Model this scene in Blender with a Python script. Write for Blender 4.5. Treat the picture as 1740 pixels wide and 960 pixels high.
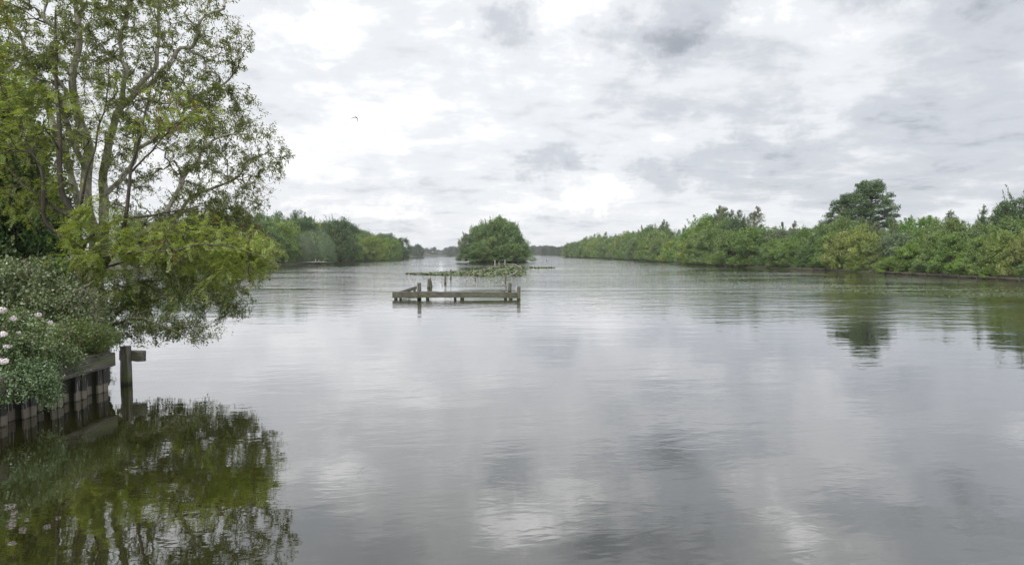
import bpy, bmesh, math, random
import numpy as np
from mathutils import Vector, Matrix
from math import radians as R, pi, sin, cos, tan, atan, sqrt, exp

for o in list(bpy.data.objects): bpy.data.objects.remove(o)
scene = bpy.context.scene
COL = scene.collection

# ------------------------------------------------------------------ camera
CAMZ, F, CX, CY, HOR = 3.0, 967.0, 870.0, 480.0, 431.0
PITCH = atan((CY-HOR)/F)
cd = bpy.data.cameras.new('camera'); cam = bpy.data.objects.new('camera', cd); COL.objects.link(cam)
cd.sensor_width = 36.0; cd.lens = 36.0*F/1740.0; cd.clip_start = 0.1; cd.clip_end = 6000
cam.location = (0, 0, CAMZ); cam.rotation_euler = (pi/2-PITCH, 0, 0)
scene.camera = cam

def ray(px, py):
    u, v = (px-CX)/F, (CY-py)/F
    c, s = cos(PITCH), sin(PITCH)
    return np.array([u, c + v*s, v*c - s])
def P(px, py, D):
    r = ray(px, py); return np.array([0, 0, CAMZ]) + r*(D/r[1])
def W(px, py):
    r = ray(px, py); t = -CAMZ/r[2]; return np.array([r[0]*t, r[1]*t, 0.0])

# ------------------------------------------------------------------ sky
SUN_EL, SUN_AZ = 52, 215      # azimuth clockwise from +Y
wd = bpy.data.worlds.new('World'); scene.world = wd; wd.use_nodes = True
nt = wd.node_tree; nt.nodes.clear()
def N(t, **kw):
    n = nt.nodes.new(t)
    for k, v in kw.items(): setattr(n, k, v)
    return n
def setin(s, v):
    if hasattr(v, 'is_linked') or isinstance(v, bpy.types.NodeSocket): nt.links.new(v, s)
    else: s.default_value = v
def MA(op, a, b=0.0, c=None, clamp=False):
    n = N('ShaderNodeMath', operation=op); n.use_clamp = clamp
    setin(n.inputs[0], a); setin(n.inputs[1], b)
    if c is not None: setin(n.inputs[2], c)
    return n.outputs[0]
def VM(op, a, b=None):
    n = N('ShaderNodeVectorMath', operation=op); setin(n.inputs[0], a)
    if b is not None: setin(n.inputs[1], b)
    return n
def MIXC(f, a, b):
    n = N('ShaderNodeMix', data_type='RGBA'); setin(n.inputs[0], f); setin(n.inputs[6], a); setin(n.inputs[7], b)
    return n.outputs[2]
def NOI(vec, scale, detail=5, rough=0.55, dist=0.0):
    n = N('ShaderNodeTexNoise'); setin(n.inputs['Vector'], vec)
    n.inputs['Scale'].default_value = scale; n.inputs['Detail'].default_value = detail
    n.inputs['Roughness'].default_value = rough; n.inputs['Distortion'].default_value = dist
    return n
sky = N('ShaderNodeTexSky', sky_type='NISHITA'); sky.sun_disc = False
sky.sun_elevation = R(SUN_EL); sky.sun_rotation = R(SUN_AZ)
sky.air_density = 1.0; sky.dust_density = 2.0; sky.ozone_density = 1.5
tc = N('ShaderNodeTexCoord'); dirv = tc.outputs['Generated']
sep = N('ShaderNodeSeparateXYZ'); nt.links.new(dirv, sep.inputs[0])
zc = MA('ADD', MA('MAXIMUM', sep.outputs[2], 0.0), 0.16)
comb = N('ShaderNodeCombineXYZ')
nt.links.new(MA('DIVIDE', sep.outputs[0], zc), comb.inputs[0]); nt.links.new(MA('DIVIDE', sep.outputs[1], zc), comb.inputs[1])
pl = comb.outputs[0]
n1 = NOI(pl, 0.75, 7, 0.55, 0.3).outputs['Fac']
n2 = NOI(VM('ADD', pl, (7.3, 2.1, 0)).outputs[0], 2.6, 6, 0.6, 0.2).outputs['Fac']
# ragged edges for the placed cloud masses
nd = NOI(dirv, 6.5, 7, 0.68)
off = VM('SUBTRACT', nd.outputs['Color'], (0.5, 0.5, 0.5)).outputs[0]
offs = VM('MULTIPLY', off, (0.30, 0.1, 0.20)).outputs[0]
dd = VM('ADD', dirv, offs).outputs[0]
def blob(px, py, sx, sy, w):
    r = ray(px, py); r = r/np.linalg.norm(r)
    s = VM('SUBTRACT', dd, tuple(r)).outputs[0]
    m = VM('MULTIPLY', s, (F/sx, 1.6, F/sy))
    d = VM('DOT_PRODUCT', m.outputs[0], m.outputs[0]).outputs['Value']
    return MA('MULTIPLY', MA('EXPONENT', MA('MULTIPLY', d, -1.0)), w)
DARK = [(868,50,50,32,.68),(1195,12,80,36,.38),(1085,75,90,40,.55),(1300,75,150,60,.40),(942,286,50,20,.55),(1128,290,62,18,.5),
        (1030,215,40,24,.25),(1140,190,90,30,.35),(1310,262,60,36,.45),(1620,250,230,90,.60),(1480,150,180,50,.15),(1720,60,60,50,.15),
        (650,315,60,24,.35),(500,345,60,30,.35),(800,310,70,22,.30),(850,170,150,45,.22),(1450,310,300,55,.30),(600,390,300,28,.28),
        (1165,-75,120,36,.85),(1620,-60,170,50,.75),(1010,-95,60,34,.55),(650,-85,140,34,.30),(1120,110,50,40,.4),(420,-60,120,50,.3),(1500,-260,400,60,.4),
        (1000,390,200,22,.15)]
LIGHT = [(960,345,60,16,.55),(1030,318,34,20,.5),(720,345,60,14,.4),(1390,150,50,70,.35),
         (560,250,120,60,.35),(1500,40,90,60,.35),(1370,-50,60,80,.35),(1290,40,60,70,.25),(880,-60,70,30,.6),(1250,60,40,30,.3),(520,60,70,40,.3),(515,345,22,10,.4),(860,330,40,12,.3),(1180,330,40,10,.3),(610,360,40,10,.45),(905,372,40,9,.4),(700,362,30,8,.35),(1010,362,26,8,.35),
         (1240,235,60,20,.2)]
def total(lst):
    acc = None
    for b in lst:
        v = blob(*b); acc = v if acc is None else MA('ADD', acc, v)
    return acc
dk, lt = total(DARK), total(LIGHT)
up_ = MA('MULTIPLY', MA('SUBTRACT', sep.outputs[2], 0.22), 5.0, clamp=True)
hi = MA('MULTIPLY', MA('SUBTRACT', n1, MA('ADD', 0.5, MA('MULTIPLY', up_, 0.02))), MA('ADD', 0.75, MA('MULTIPLY', up_, 1.5)))
lo = MA('MULTIPLY', MA('SUBTRACT', n2, 0.5), 1.0)
n3 = NOI(VM('MULTIPLY', pl, (1.0, 1.6, 1)).outputs[0], 6.5, 5, 0.62, 0.6).outputs['Fac']
lo = MA('ADD', lo, MA('MULTIPLY', MA('SUBTRACT', n3, 0.5), 0.38))
tone = MA('ADD', MA('ADD', MA('ADD', 0.745, hi), lo), MA('SUBTRACT', MA('MULTIPLY', lt, 0.55), MA('MULTIPLY', dk, 0.58)))
ramp = N('ShaderNodeValToRGB'); nt.links.new(tone, ramp.inputs[0])
cr = ramp.color_ramp; cr.interpolation = 'EASE'
cr.elements[0].position = 0.0; cr.elements[0].color = (0.345, 0.37, 0.405, 1)
cr.elements[1].position = 1.0; cr.elements[1].color = (0.93, 0.93, 0.935, 1)
e = cr.elements.new(0.35); e.color = (0.575, 0.60, 0.645, 1)
e = cr.elements.new(0.68); e.color = (0.775, 0.79, 0.815, 1)
mid_ = MA('MULTIPLY', MA('SUBTRACT', sep.outputs[2], 0.10), 3.2, clamp=True)
zen_ = MA('MULTIPLY', MA('SUBTRACT', sep.outputs[2], 0.50), 2.6, clamp=True)      # overcast skies brighten towards the zenith
bright = MA('MULTIPLY', MA('SUBTRACT', tone, 0.70), 2.2, clamp=True)
gain = MA('MULTIPLY', MA('ADD', MA('ADD', 1.0, MA('MULTIPLY', MA('MULTIPLY', mid_, bright), 0.62)), MA('MULTIPLY', zen_, 0.9)), 10.0)
cl = VM('SCALE', ramp.outputs[0]); nt.links.new(gain, cl.inputs['Scale']); cl = cl.outputs[0]       # cloud luminance in the sky texture's own units
cover = MA('ADD', 0.90, MA('MULTIPLY', n2, 0.1), clamp=True)
colr = MIXC(cover, sky.outputs[0], cl)
bg = N('ShaderNodeBackground'); setin(bg.inputs['Color'], colr); bg.inputs['Strength'].default_value = 0.065
wo = N('ShaderNodeOutputWorld'); nt.links.new(bg.outputs[0], wo.inputs[0])

sl = bpy.data.lights.new('sun', 'SUN'); sl.energy = 1.5; sl.angle = R(22); sl.color = (1.0, 0.96, 0.9)
so = bpy.data.objects.new('sun', sl); COL.objects.link(so)
sd = Vector((sin(R(SUN_AZ))*cos(R(SUN_EL)), cos(R(SUN_AZ))*cos(R(SUN_EL)), sin(R(SUN_EL))))
so.rotation_euler = sd.to_track_quat('Z', 'Y').to_euler()
so.location = (-10, -10, 30)
vs = scene.view_settings; vs.view_transform = 'Standard'; vs.look = 'None'; vs.gamma = 1.0; vs.exposure = 0.85
vs.use_curve_mapping = False

# ------------------------------------------------------------------ helpers
def tag(o, label=None, cat=None, group=None, kind=None):
    if label: o['label'] = label
    if cat: o['category'] = cat
    if group: o['group'] = group
    if kind: o['kind'] = kind
    return o
def empty(name, loc, rz=0.0):
    o = bpy.data.objects.new(name, None); COL.objects.link(o); o.location = [float(v) for v in loc]; o.rotation_euler = (0, 0, rz)
    o.empty_display_size = 0.3
    return o
def link(name, me, mat=None, parent=None, world=False):
    o = bpy.data.objects.new(name, me); COL.objects.link(o)
    if mat: me.materials.append(mat)
    if parent is not None:
        o.parent = parent
    return o
def npmesh(name, V, Fc, rnd=None, smooth=False):
    """V (n,3); Fc (m,k) faces of equal size k; rnd one number per face"""
    me = bpy.data.meshes.new(name)
    V = np.asarray(V, dtype=np.float32); Fc = np.asarray(Fc, dtype=np.int32)
    m, k = Fc.shape
    me.vertices.add(len(V)); me.vertices.foreach_set('co', V.ravel())
    me.loops.add(m*k); me.loops.foreach_set('vertex_index', Fc.ravel())
    me.polygons.add(m)
    me.polygons.foreach_set('loop_start', np.arange(0, m*k, k, dtype=np.int32))
    me.polygons.foreach_set('loop_total', np.full(m, k, dtype=np.int32))
    if smooth: me.polygons.foreach_set('use_smooth', np.ones(m, dtype=bool))
    me.update(calc_edges=True)
    if rnd is not None:
        a = me.attributes.new('rnd', 'FLOAT', 'FACE'); a.data.foreach_set('value', np.asarray(rnd, dtype=np.float32))
    return me
def unit(v): return v/(np.linalg.norm(v, axis=-1, keepdims=True)+1e-9)

class Tubes:
    def __init__(s): s.V = []; s.F = []; s.n = 0
    def add(s, pts, rad, sides=5):
        pts = np.asarray(pts, float); rad = np.asarray(rad, float); n = len(pts)
        if n < 2: return
        t = np.gradient(pts, axis=0); t = unit(t)
        up = np.array([0.31, 0.17, 0.93]); a = unit(np.cross(t, up)); b = np.cross(t, a)
        th = np.arange(sides)*2*pi/sides
        ring = (a[:, None, :]*np.cos(th)[None, :, None] + b[:, None, :]*np.sin(th)[None, :, None])*rad[:, None, None] + pts[:, None, :]
        s.V.append(ring.reshape(-1, 3))
        i = np.arange(n-1)[:, None]*sides; j = np.arange(sides)[None, :]; j2 = (j+1) % sides
        s.F.append(np.stack([i+j, i+j2, i+sides+j2, i+sides+j], -1).reshape(-1, 4)+s.n)
        s.n += n*sides
    def mesh(s, name): return npmesh(name, np.concatenate(s.V), np.concatenate(s.F), smooth=True)

def leaf_quads(pos, axis, nrm, L, Wd):
    """diamond leaves starting at pos along axis, flat side facing nrm"""
    axis = unit(axis); side = unit(np.cross(axis, nrm)); n = len(pos)
    L = np.broadcast_to(L, (n,))[:, None]; Wd = np.broadcast_to(Wd, (n,))[:, None]
    nn = np.cross(side, axis)
    a = pos; c = pos+axis*L
    m = pos+axis*L*0.45 - nn*L*0.06
    return np.stack([a, m+side*Wd*0.5, c, m-side*Wd*0.5], 1)
def quad_mesh(name, Q, rnd):
    Q = np.asarray(Q); n = len(Q)
    return npmesh(name, Q.reshape(-1, 3), np.arange(n*4).reshape(-1, 4), rnd)

# ------------------------------------------------------------------ materials
def newmat(name):
    m = bpy.data.materials.new(name); m.use_nodes = True; m.node_tree.nodes.clear(); return m
def mat_begin(name):
    global nt
    m = newmat(name); nt = m.node_tree; out = N('ShaderNodeOutputMaterial'); return m, out
def foliage(name, c1, c2, transl=0.35, var=0.25, gloss=0.05):
    m, out = mat_begin(name)
    at = N('ShaderNodeAttribute'); at.attribute_name = 'rnd'
    oi = N('ShaderNodeObjectInfo')
    col = MIXC(at.outputs['Fac'], (*c1, 1), (*c2, 1))
    hs = N('ShaderNodeHueSaturation')
    setin(hs.inputs['Hue'], MA('ADD', 0.5-0.02, MA('MULTIPLY', oi.outputs['Random'], 0.04)))
    setin(hs.inputs['Saturation'], MA('ADD', 0.85, MA('MULTIPLY', MA('FRACT', MA('MULTIPLY', oi.outputs['Random'], 7.3)), 0.2)))
    setin(hs.inputs['Value'], MA('ADD', 1.0-var/2, MA('MULTIPLY', MA('FRACT', MA('MULTIPLY', oi.outputs['Random'], 13.7)), var)))
    setin(hs.inputs['Color'], col)
    d = N('ShaderNodeBsdfDiffuse'); setin(d.inputs['Color'], hs.outputs[0])
    t = N('ShaderNodeBsdfTranslucent')
    hs2 = VM('MULTIPLY', hs.outputs[0], (1.25, 1.15, 0.6)).outputs[0]; setin(t.inputs['Color'], hs2)
    mx = N('ShaderNodeMixShader'); mx.inputs[0].default_value = transl
    nt.links.new(d.outputs[0], mx.inputs[1]); nt.links.new(t.outputs[0], mx.inputs[2])
    g = N('ShaderNodeBsdfGlossy'); g.inputs['Roughness'].default_value = 0.45; g.inputs['Color'].default_value = (.8, .85, .9, 1)
    m2 = N('ShaderNodeMixShader'); m2.inputs[0].default_value = gloss
    nt.links.new(mx.outputs[0], m2.inputs[1]); nt.links.new(g.outputs[0], m2.inputs[2])
    nt.links.new(m2.outputs[0], out.inputs[0])
    return m
def noisemat(name, c1, c2, scale=(6, 6, 6), rough=0.85, bump=0.3, bscale=None, detail=6, coord='Object', c3=None, wet=False):
    m, out = mat_begin(name)
    tcn = N('ShaderNodeTexCoord'); v = VM('MULTIPLY', tcn.outputs[coord], scale).outputs[0]
    n = NOI(v, 1.0, detail, 0.62)
    rp = N('ShaderNodeValToRGB'); nt.links.new(n.outputs['Fac'], rp.inputs[0])
    rp.color_ramp.elements[0].position = 0.35; rp.color_ramp.elements[0].color = (*c1, 1)
    rp.color_ramp.elements[1].position = 0.66; rp.color_ramp.elements[1].color = (*c2, 1)
    col = rp.outputs[0]
    if c3 is not None:
        nn = NOI(v, 0.35, 3, 0.5); f = MA('MULTIPLY', MA('SUBTRACT', nn.outputs['Fac'], 0.52), 7.0, clamp=True)
        col = MIXC(f, col, (*c3, 1))
    if wet:
        g = N('ShaderNodeNewGeometry'); sp = N('ShaderNodeSeparateXYZ'); nt.links.new(g.outputs['Position'], sp.inputs[0])
        zz = MA('ADD', sp.outputs[2], MA('MULTIPLY', MA('SUBTRACT', n.outputs['Fac'], 0.5), 0.25))
        col = MIXC(MA('MULTIPLY', MA('SUBTRACT', 0.22, zz), 14.0, clamp=True), col, (.055, .075, .02, 1))
        col = MIXC(MA('MULTIPLY', MA('SUBTRACT', 0.09, zz), 20.0, clamp=True), col, (.015, .014, .010, 1))
    b = N('ShaderNodeBsdfPrincipled'); setin(b.inputs['Base Color'], col); b.inputs['Roughness'].default_value = rough
    bp = N('ShaderNodeBump'); bp.inputs['Strength'].default_value = bump; bp.inputs['Distance'].default_value = 0.02
    nt.links.new(n.outputs['Fac'], bp.inputs['Height']); nt.links.new(bp.outputs[0], b.inputs['Normal'])
    nt.links.new(b.outputs[0], out.inputs[0])
    return m

def water_mat():
    m, out = mat_begin('lake_water')
    tcn = N('ShaderNodeTexCoord'); p = tcn.outputs['Object']
    sp = N('ShaderNodeSeparateXYZ'); nt.links.new(p, sp.inputs[0]); x, y = sp.outputs[0], sp.outputs[1]
    mp = N('ShaderNodeMapping'); nt.links.new(p, mp.inputs[0]); mp.inputs['Rotation'].default_value = (0, 0, R(-14))
    q = mp.outputs[0]
    fine = NOI(VM('MULTIPLY', q, (4.0, 10.5, 1)).outputs[0], 1.0, 2.5, 0.5, 0.5).outputs['Fac']
    mid = NOI(VM('MULTIPLY', q, (0.9, 2.6, 1)).outputs[0], 1.0, 2, 0.5, 0.4).outputs['Fac']
    chop = NOI(VM('MULTIPLY', VM('ADD', p, (3.1, 9.7, 0)).outputs[0], (1.9, 5.2, 1)).outputs[0], 1.0, 1, 0.5, 1.2).outputs['Fac']
    big = NOI(VM('MULTIPLY', p, (0.30, 0.85, 1)).outputs[0], 1.0, 1.5, 0.5).outputs['Fac']
    patch = NOI(VM('MULTIPLY', p, (0.022, 0.05, 1)).outputs[0], 1.0, 3, 0.55, 0.6).outputs['Fac']
    wind = MA('ADD', 0.30, MA('MULTIPLY', MA('MULTIPLY', MA('SUBTRACT', patch, 0.38), 5.0, clamp=True), 1.05))
    dist = MA('MULTIPLY', MA('SUBTRACT', MA('ADD', y, MA('MULTIPLY', x, 0.35)), 26.0), 0.035, clamp=True)
    wind = MA('MULTIPLY', wind, MA('ADD', 1.0, MA('MULTIPLY', dist, 10.0)))
    lane = MA('ABSOLUTE', MA('SUBTRACT', MA('ADD', y, MA('MULTIPLY', x, -0.05)), 44.5))
    lane = MA('ADD', MA('MULTIPLY', MA('SUBTRACT', lane, 0.5), 0.8, clamp=True), MA('MULTIPLY', MA('SUBTRACT', 30.0, x), 0.15, clamp=True), clamp=True)
    wind = MA('MULTIPLY', wind, MA('ADD', 0.1, lane, clamp=True))
    shelter = MA('MULTIPLY', MA('SUBTRACT', 56.0, x), 0.22, clamp=True)
    shelter2 = MA('MULTIPLY', MA('ADD', 56.0, x), 0.032, clamp=True)
    # lee of the bank on the left where the willow stands
    near = VM('MULTIPLY', VM('SUBTRACT', p, (-7.0, 10.0, 0)).outputs[0], (0.2, 0.14, 0)).outputs[0]
    nl = MA('SUBTRACT', 1.0, MA('MULTIPLY', MA('EXPONENT', MA('MULTIPLY', VM('DOT_PRODUCT', near, near).outputs['Value'], -1.0)), 0.15))
    amp = MA('MULTIPLY', MA('MULTIPLY', wind, nl), MA('MULTIPLY', MA('ADD', 0.12, shelter, clamp=True), MA('ADD', 0.15, shelter2, clamp=True)))
    h = MA('ADD', MA('ADD', MA('MULTIPLY', fine, 0.0009), MA('MULTIPLY', chop, 0.0016)), MA('ADD', MA('MULTIPLY', mid, 0.0044), MA('MULTIPLY', big, 0.012)))
    h = MA('MULTIPLY', h, amp)
    bp = N('ShaderNodeBump'); bp.inputs['Strength'].default_value = 1.0; bp.inputs['Distance'].default_value = 1.0
    nt.links.new(h, bp.inputs['Height'])
    lw = N('ShaderNodeLayerWeight'); lw.inputs['Blend'].default_value = 0.5; nt.links.new(bp.outputs[0], lw.inputs['Normal'])
    frs = MA('ADD', 0.10, MA('MULTIPLY', MA('POWER', lw.outputs['Facing'], 2.5), 0.90))
    g = N('ShaderNodeBsdfGlossy'); g.inputs['Roughness'].default_value = 0.012; g.inputs['Color'].default_value = (0.98, 0.98, 0.99, 1)
    nt.links.new(bp.outputs[0], g.inputs['Normal'])
    d = N('ShaderNodeBsdfDiffuse'); d.inputs['Color'].default_value = (0.014, 0.014, 0.0035, 1)
    mx = N('ShaderNodeMixShader'); nt.links.new(frs, mx.inputs[0])
    nt.links.new(d.outputs[0], mx.inputs[1]); nt.links.new(g.outputs[0], mx.inputs[2]); nt.links.new(mx.outputs[0], out.inputs[0])
    return m
M_water = water_mat()
M_soil = noisemat('bank_soil', (.028, .025, .014), (.055, .05, .028), (1.5, 1.5, 1.5), c3=(.04, .07, .02))
M_bark_grey = noisemat('willow_bark', (.19, .175, .15), (.42, .39, .33), (14, 14, 3), bump=0.6, c3=(.12, .15, .06))
M_twig = noisemat('twig_bark', (.055, .045, .035), (.12, .10, .075), (20, 20, 20))
M_bark_dark = noisemat('dark_bark', (.035, .03, .022), (.09, .075, .055), (10, 10, 3), bump=0.6)
M_birch = noisemat('birch_bark', (.10, .09, .075), (.45, .43, .38), (2, 2, 7))
M_wood = noisemat('weathered_oak', (.030, .027, .022), (.14, .132, .112), (2.5, 16, 30), bump=0.9, c3=(.08, .10, .035), wet=True)
M_woodv = noisemat('weathered_post', (.036, .032, .026), (.15, .14, .12), (22, 22, 2.5), bump=0.9, c3=(.07, .085, .03), wet=True)
M_pale = noisemat('bleached_wood', (.13, .125, .11), (.36, .35, .31), (12, 12, 12), bump=0.6)
M_redwood = noisemat('bank_boards', (.04, .032, .025), (.13, .10, .08), (2, 2, 14), bump=0.5)
M_white = noisemat('white_paint', (.55, .55, .55), (.80, .80, .78), (5, 5, 5), bump=0.1)
def pile_mat():
    m, out = mat_begin('stained_sheet_pile')
    g = N('ShaderNodeNewGeometry'); sp = N('ShaderNodeSeparateXYZ'); nt.links.new(g.outputs['Position'], sp.inputs[0])
    st = NOI(VM('MULTIPLY', g.outputs['Position'], (30, 30, 2.0)).outputs[0], 1.0, 4, 0.6).outputs['Fac']
    ed = NOI(VM('MULTIPLY', g.outputs['Position'], (9, 9, 3.0)).outputs[0], 1.0, 4, 0.6).outputs['Fac']
    z = MA('ADD', sp.outputs[2], MA('MULTIPLY', MA('SUBTRACT', ed, 0.5), 0.12))
    band = MA('MULTIPLY', MA('SUBTRACT', 0.20, z), 40.0, clamp=True)
    wet = MA('MULTIPLY', MA('SUBTRACT', 0.03, z), 40.0, clamp=True)
    streak = MA('MULTIPLY', MA('SUBTRACT', st, 0.60), 10.0, clamp=True)
    dark = MIXC(streak, (.022, .020, .018, 1), (.30, .29, .27, 1))
    palec = MIXC(st, (.06, .052, .038, 1), (.23, .20, .155, 1))
    c = MIXC(band, dark, palec); c = MIXC(wet, c, (.03, .028, .02, 1))
    b = N('ShaderNodeBsdfPrincipled'); setin(b.inputs['Base Color'], c); b.inputs['Roughness'].default_value = 0.7
    bp = N('ShaderNodeBump'); bp.inputs['Strength'].default_value = .6; bp.inputs['Distance'].default_value = 0.01
    nt.links.new(st, bp.inputs['Height']); nt.links.new(bp.outputs[0], b.inputs['Normal']); nt.links.new(b.outputs[0], out.inputs[0])
    return m
M_pile = pile_mat()

L_willow = foliage('willow_leaves', (.090, .155, .026), (.235, .300, .055), .48)
L_ash = foliage('ash_leaves', (.120, .210, .020), (.31, .38, .034), .50)
L_rust = foliage('turning_leaves', (.16, .11, .02), (.25, .12, .03), .4)
L_shrub = foliage('shrub_leaves', (.058, .095, .032), (.155, .205, .080), .28, gloss=.06)
L_bush = foliage('flower_bush_leaves', (.070, .125, .036), (.185, .250, .090), .25, gloss=.08)
L_over = foliage('overhang_leaves', (.060, .100, .026), (.160, .205, .055), .38)
L_dark = foliage('dark_leaves', (.030, .075, .012), (.10, .18, .024), .30)
L_mid = foliage('mid_green_leaves', (.070, .145, .028), (.180, .270, .056), .32)
L_yel = foliage('yellow_green_leaves', (.105, .175, .025), (.235, .310, .050), .32)
L_grey = foliage('grey_willow_leaves', (.090, .145, .065), (.195, .255, .135), .28)
L_deep = foliage('deep_green_leaves', (.036, .085, .028), (.105, .175, .052), .28)
L_birch = foliage('birch_leaves', (.070, .110, .042), (.165, .220, .082), .30)
L_far = foliage('far_leaves', (.038, .070, .034), (.090, .125, .058), .25)
L_pad = foliage('lily_pad_leaves', (.045, .078, .015), (.14, .17, .045), .15, gloss=.10)

# ------------------------------------------------------------------ setting
def grid_sheet(name, x0, x1, y0, y1, z, mat):
    V = [(x0, y0, z), (x1, y0, z), (x1, y1, z), (x0, y1, z)]
    o = link(name, npmesh(name, V, [[0, 1, 2, 3]]), mat); tag(o, kind='structure'); return o
grid_sheet('water', -1690, 1690, -60, 1690, 0.0, M_water)
rngb = random.Random(4)
def bankR(y):      # X of the water's edge along the right bank
    pts = [(-50, 60), (30, 58.5), (63, 57.2), (97, 58), (112, 55), (145, 49.5), (207, 53), (322, 60), (440, 50), (483, 44), (500, 60), (560, 140), (1690, 260)]
    return float(np.interp(y, [a for a, b in pts], [b for a, b in pts]))
def bankL(y):
    pts = [(-50, -75), (60, -75), (110, -68), (153, -61), (223, -61), (387, -69), (440, -85), (967, -112), (1120, -112)]
    return float(np.interp(y, [a for a, b in pts], [b for a, b in pts]))
def bank_slab(name, edge, far, zt=0.45):
    """edge: list of (x,y) along the water; far: the matching points inland; sloped foot into the water"""
    bm = bmesh.new(); n = len(edge); rows = []
    for (ex, ey), (fx, fy) in zip(edge, far):
        d = Vector((fx-ex, fy-ey, 0)).normalized()
        rows.append([bm.verts.new((ex, ey, -0.5)), bm.verts.new((ex+d.x*.1, ey+d.y*.1, 0.12)), bm.verts.new((ex+d.x*1.2, ey+d.y*1.2, zt)),
                     bm.verts.new((ex+d.x*6, ey+d.y*6, zt+.15)), bm.verts.new((fx, fy, zt+.4))])
    for a, b in zip(rows[:-1], rows[1:]):
        for k in range(4): bm.faces.new((a[k], b[k], b[k+1], a[k+1]))
    me = bpy.data.meshes.new(name); bm.normal_update(); bm.to_mesh(me); bm.free()
    o = link(name, me, M_soil); tag(o, kind='structure'); return o
ys = list(range(-50, 1690, 12))
bank_slab('ground', [(bankR(y)+sin(y*.31)*.5, y) for y in ys], [(1690, y) for y in ys])
ys2 = list(range(-50, 1121, 12))
bank_slab('ground', [(bankL(y)+sin(y*.27)*.6, y) for y in ys2], [(-1690, y) for y in ys2])
xs = list(range(-1690, 1691, 40))
bank_slab('ground', [(x, 1130+20*sin(x*.013)) for x in xs], [(x, 1690) for x in xs])
# island: closed ring
def island(name, cx, cy, rx, ry, seed, zt=.4):
    rr = random.Random(seed); n = 40; bm = bmesh.new(); rows = []
    for k in range(n):
        a = 2*pi*k/n; q = 1+.08*sin(3*a+seed)+.05*sin(7*a)
        rows.append([bm.verts.new((cx+cos(a)*rx*q*s, cy+sin(a)*ry*q*s, z)) for s, z in ((1, -.4), (.98, .08), (.85, zt), (.3, zt+.2))])
    for k in range(n):
        a, b = rows[k], rows[(k+1) % n]
        for j in range(3): bm.faces.new((a[j], b[j], b[j+1], a[j+1]))
    bm.faces.new([r[3] for r in rows])
    me = bpy.data.meshes.new(name); bm.normal_update(); bm.to_mesh(me); bm.free()
    return tag(link(name, me, M_soil), kind='structure')
island('island', -5.3, 194, 10.5, 9, 2)
# near left bank behind the sheet piling
nb = [(-8.98, -20), (-8.98, 12.30), (-9.9, 12.5), (-10.4, 14.0), (-11.1, 15.6), (-12.6, 16.8), (-14.5, 19.0), (-16, 22), (-22, 27), (-34, 34), (-60, 40), (-100, 44)]
bm = bmesh.new(); prev = None
for i, (x, y) in enumerate(nb):
    ix = -105
    zz = .62
    r = [bm.verts.new((x, y, -.5)), bm.verts.new((x-.02, y-.02, zz)), bm.verts.new((min(x-2, -11), y-.8, zz+.2)), bm.verts.new((-105.5, y-3 if i else y, zz+.3))]
    if prev:
        for k in range(3): bm.faces.new((prev[k], r[k], r[k+1], prev[k+1]))
    prev = r
me = bpy.data.meshes.new('ground'); bm.normal_update(); bm.to_mesh(me); bm.free()
tag(link('ground', me, M_soil), kind='structure')

# ------------------------------------------------------------------ timber helpers
def box_bm(bm, c, d, rot=None, bevel=0.012, jitter=0.0, rr=None, cuts=0):
    """box centred at c with dims d; rot = Matrix 3x3"""
    old = set(bm.verts); g = bmesh.ops.create_cube(bm, size=1.0)['verts']
    for v in g: v.co = Vector((v.co.x*d[0], v.co.y*d[1], v.co.z*d[2]))
    es = list({e for v in g for e in v.link_edges})
    if cuts:
        ax = max(range(3), key=lambda k: d[k])
        le = [e for e in es if abs(abs((e.verts[0].co-e.verts[1].co)[ax])-d[ax]) < 1e-5]
        bmesh.ops.subdivide_edges(bm, edges=le, cuts=cuts, use_grid_fill=False)
    if bevel:
        es = [e for v in bm.verts if v not in old for e in v.link_edges]
        es = [e for e in set(es) if len(e.link_faces) == 2 and e.calc_face_angle(0) > .5]
        bmesh.ops.bevel(bm, geom=es, offset=bevel, segments=1, affect='EDGES')
    allv = [v for v in bm.verts if v not in old]
    for v in allv:
        if jitter and rr: v.co += Vector((rr.uniform(-1, 1), rr.uniform(-1, 1), rr.uniform(-1, 1)))*jitter
        co = v.co
        if rot is not None: co = rot @ co
        v.co = co + Vector(c)
def bm_obj(name, bm, mat, parent=None):
    me = bpy.data.meshes.new(name); bm.normal_update(); bm.to_mesh(me); bm.free(); return link(name, me, mat, parent)
def beam(name, a, b, w, h, mat, parent=None, jitter=0.006, seed=0, cuts=8):
    """a timber between two points (long axis = X of the box)"""
    a, b = Vector([float(v) for v in a]), Vector([float(v) for v in b]); d = b-a; rr = random.Random(seed)
    q = d.to_track_quat('X', 'Z').to_matrix()
    bm = bmesh.new(); box_bm(bm, (0, 0, 0), (d.length, w, h), None, min(w, h)*.09, jitter, rr, cuts)
    me = bpy.data.meshes.new(name); bm.normal_update(); bm.to_mesh(me); bm.free()
    o = link(name, me, mat, parent); o.location = (a+b)/2
    if parent is not None: o.location = (a+b)/2 - Vector(parent.location)
    o.rotation_euler = q.to_euler(); return o
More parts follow.
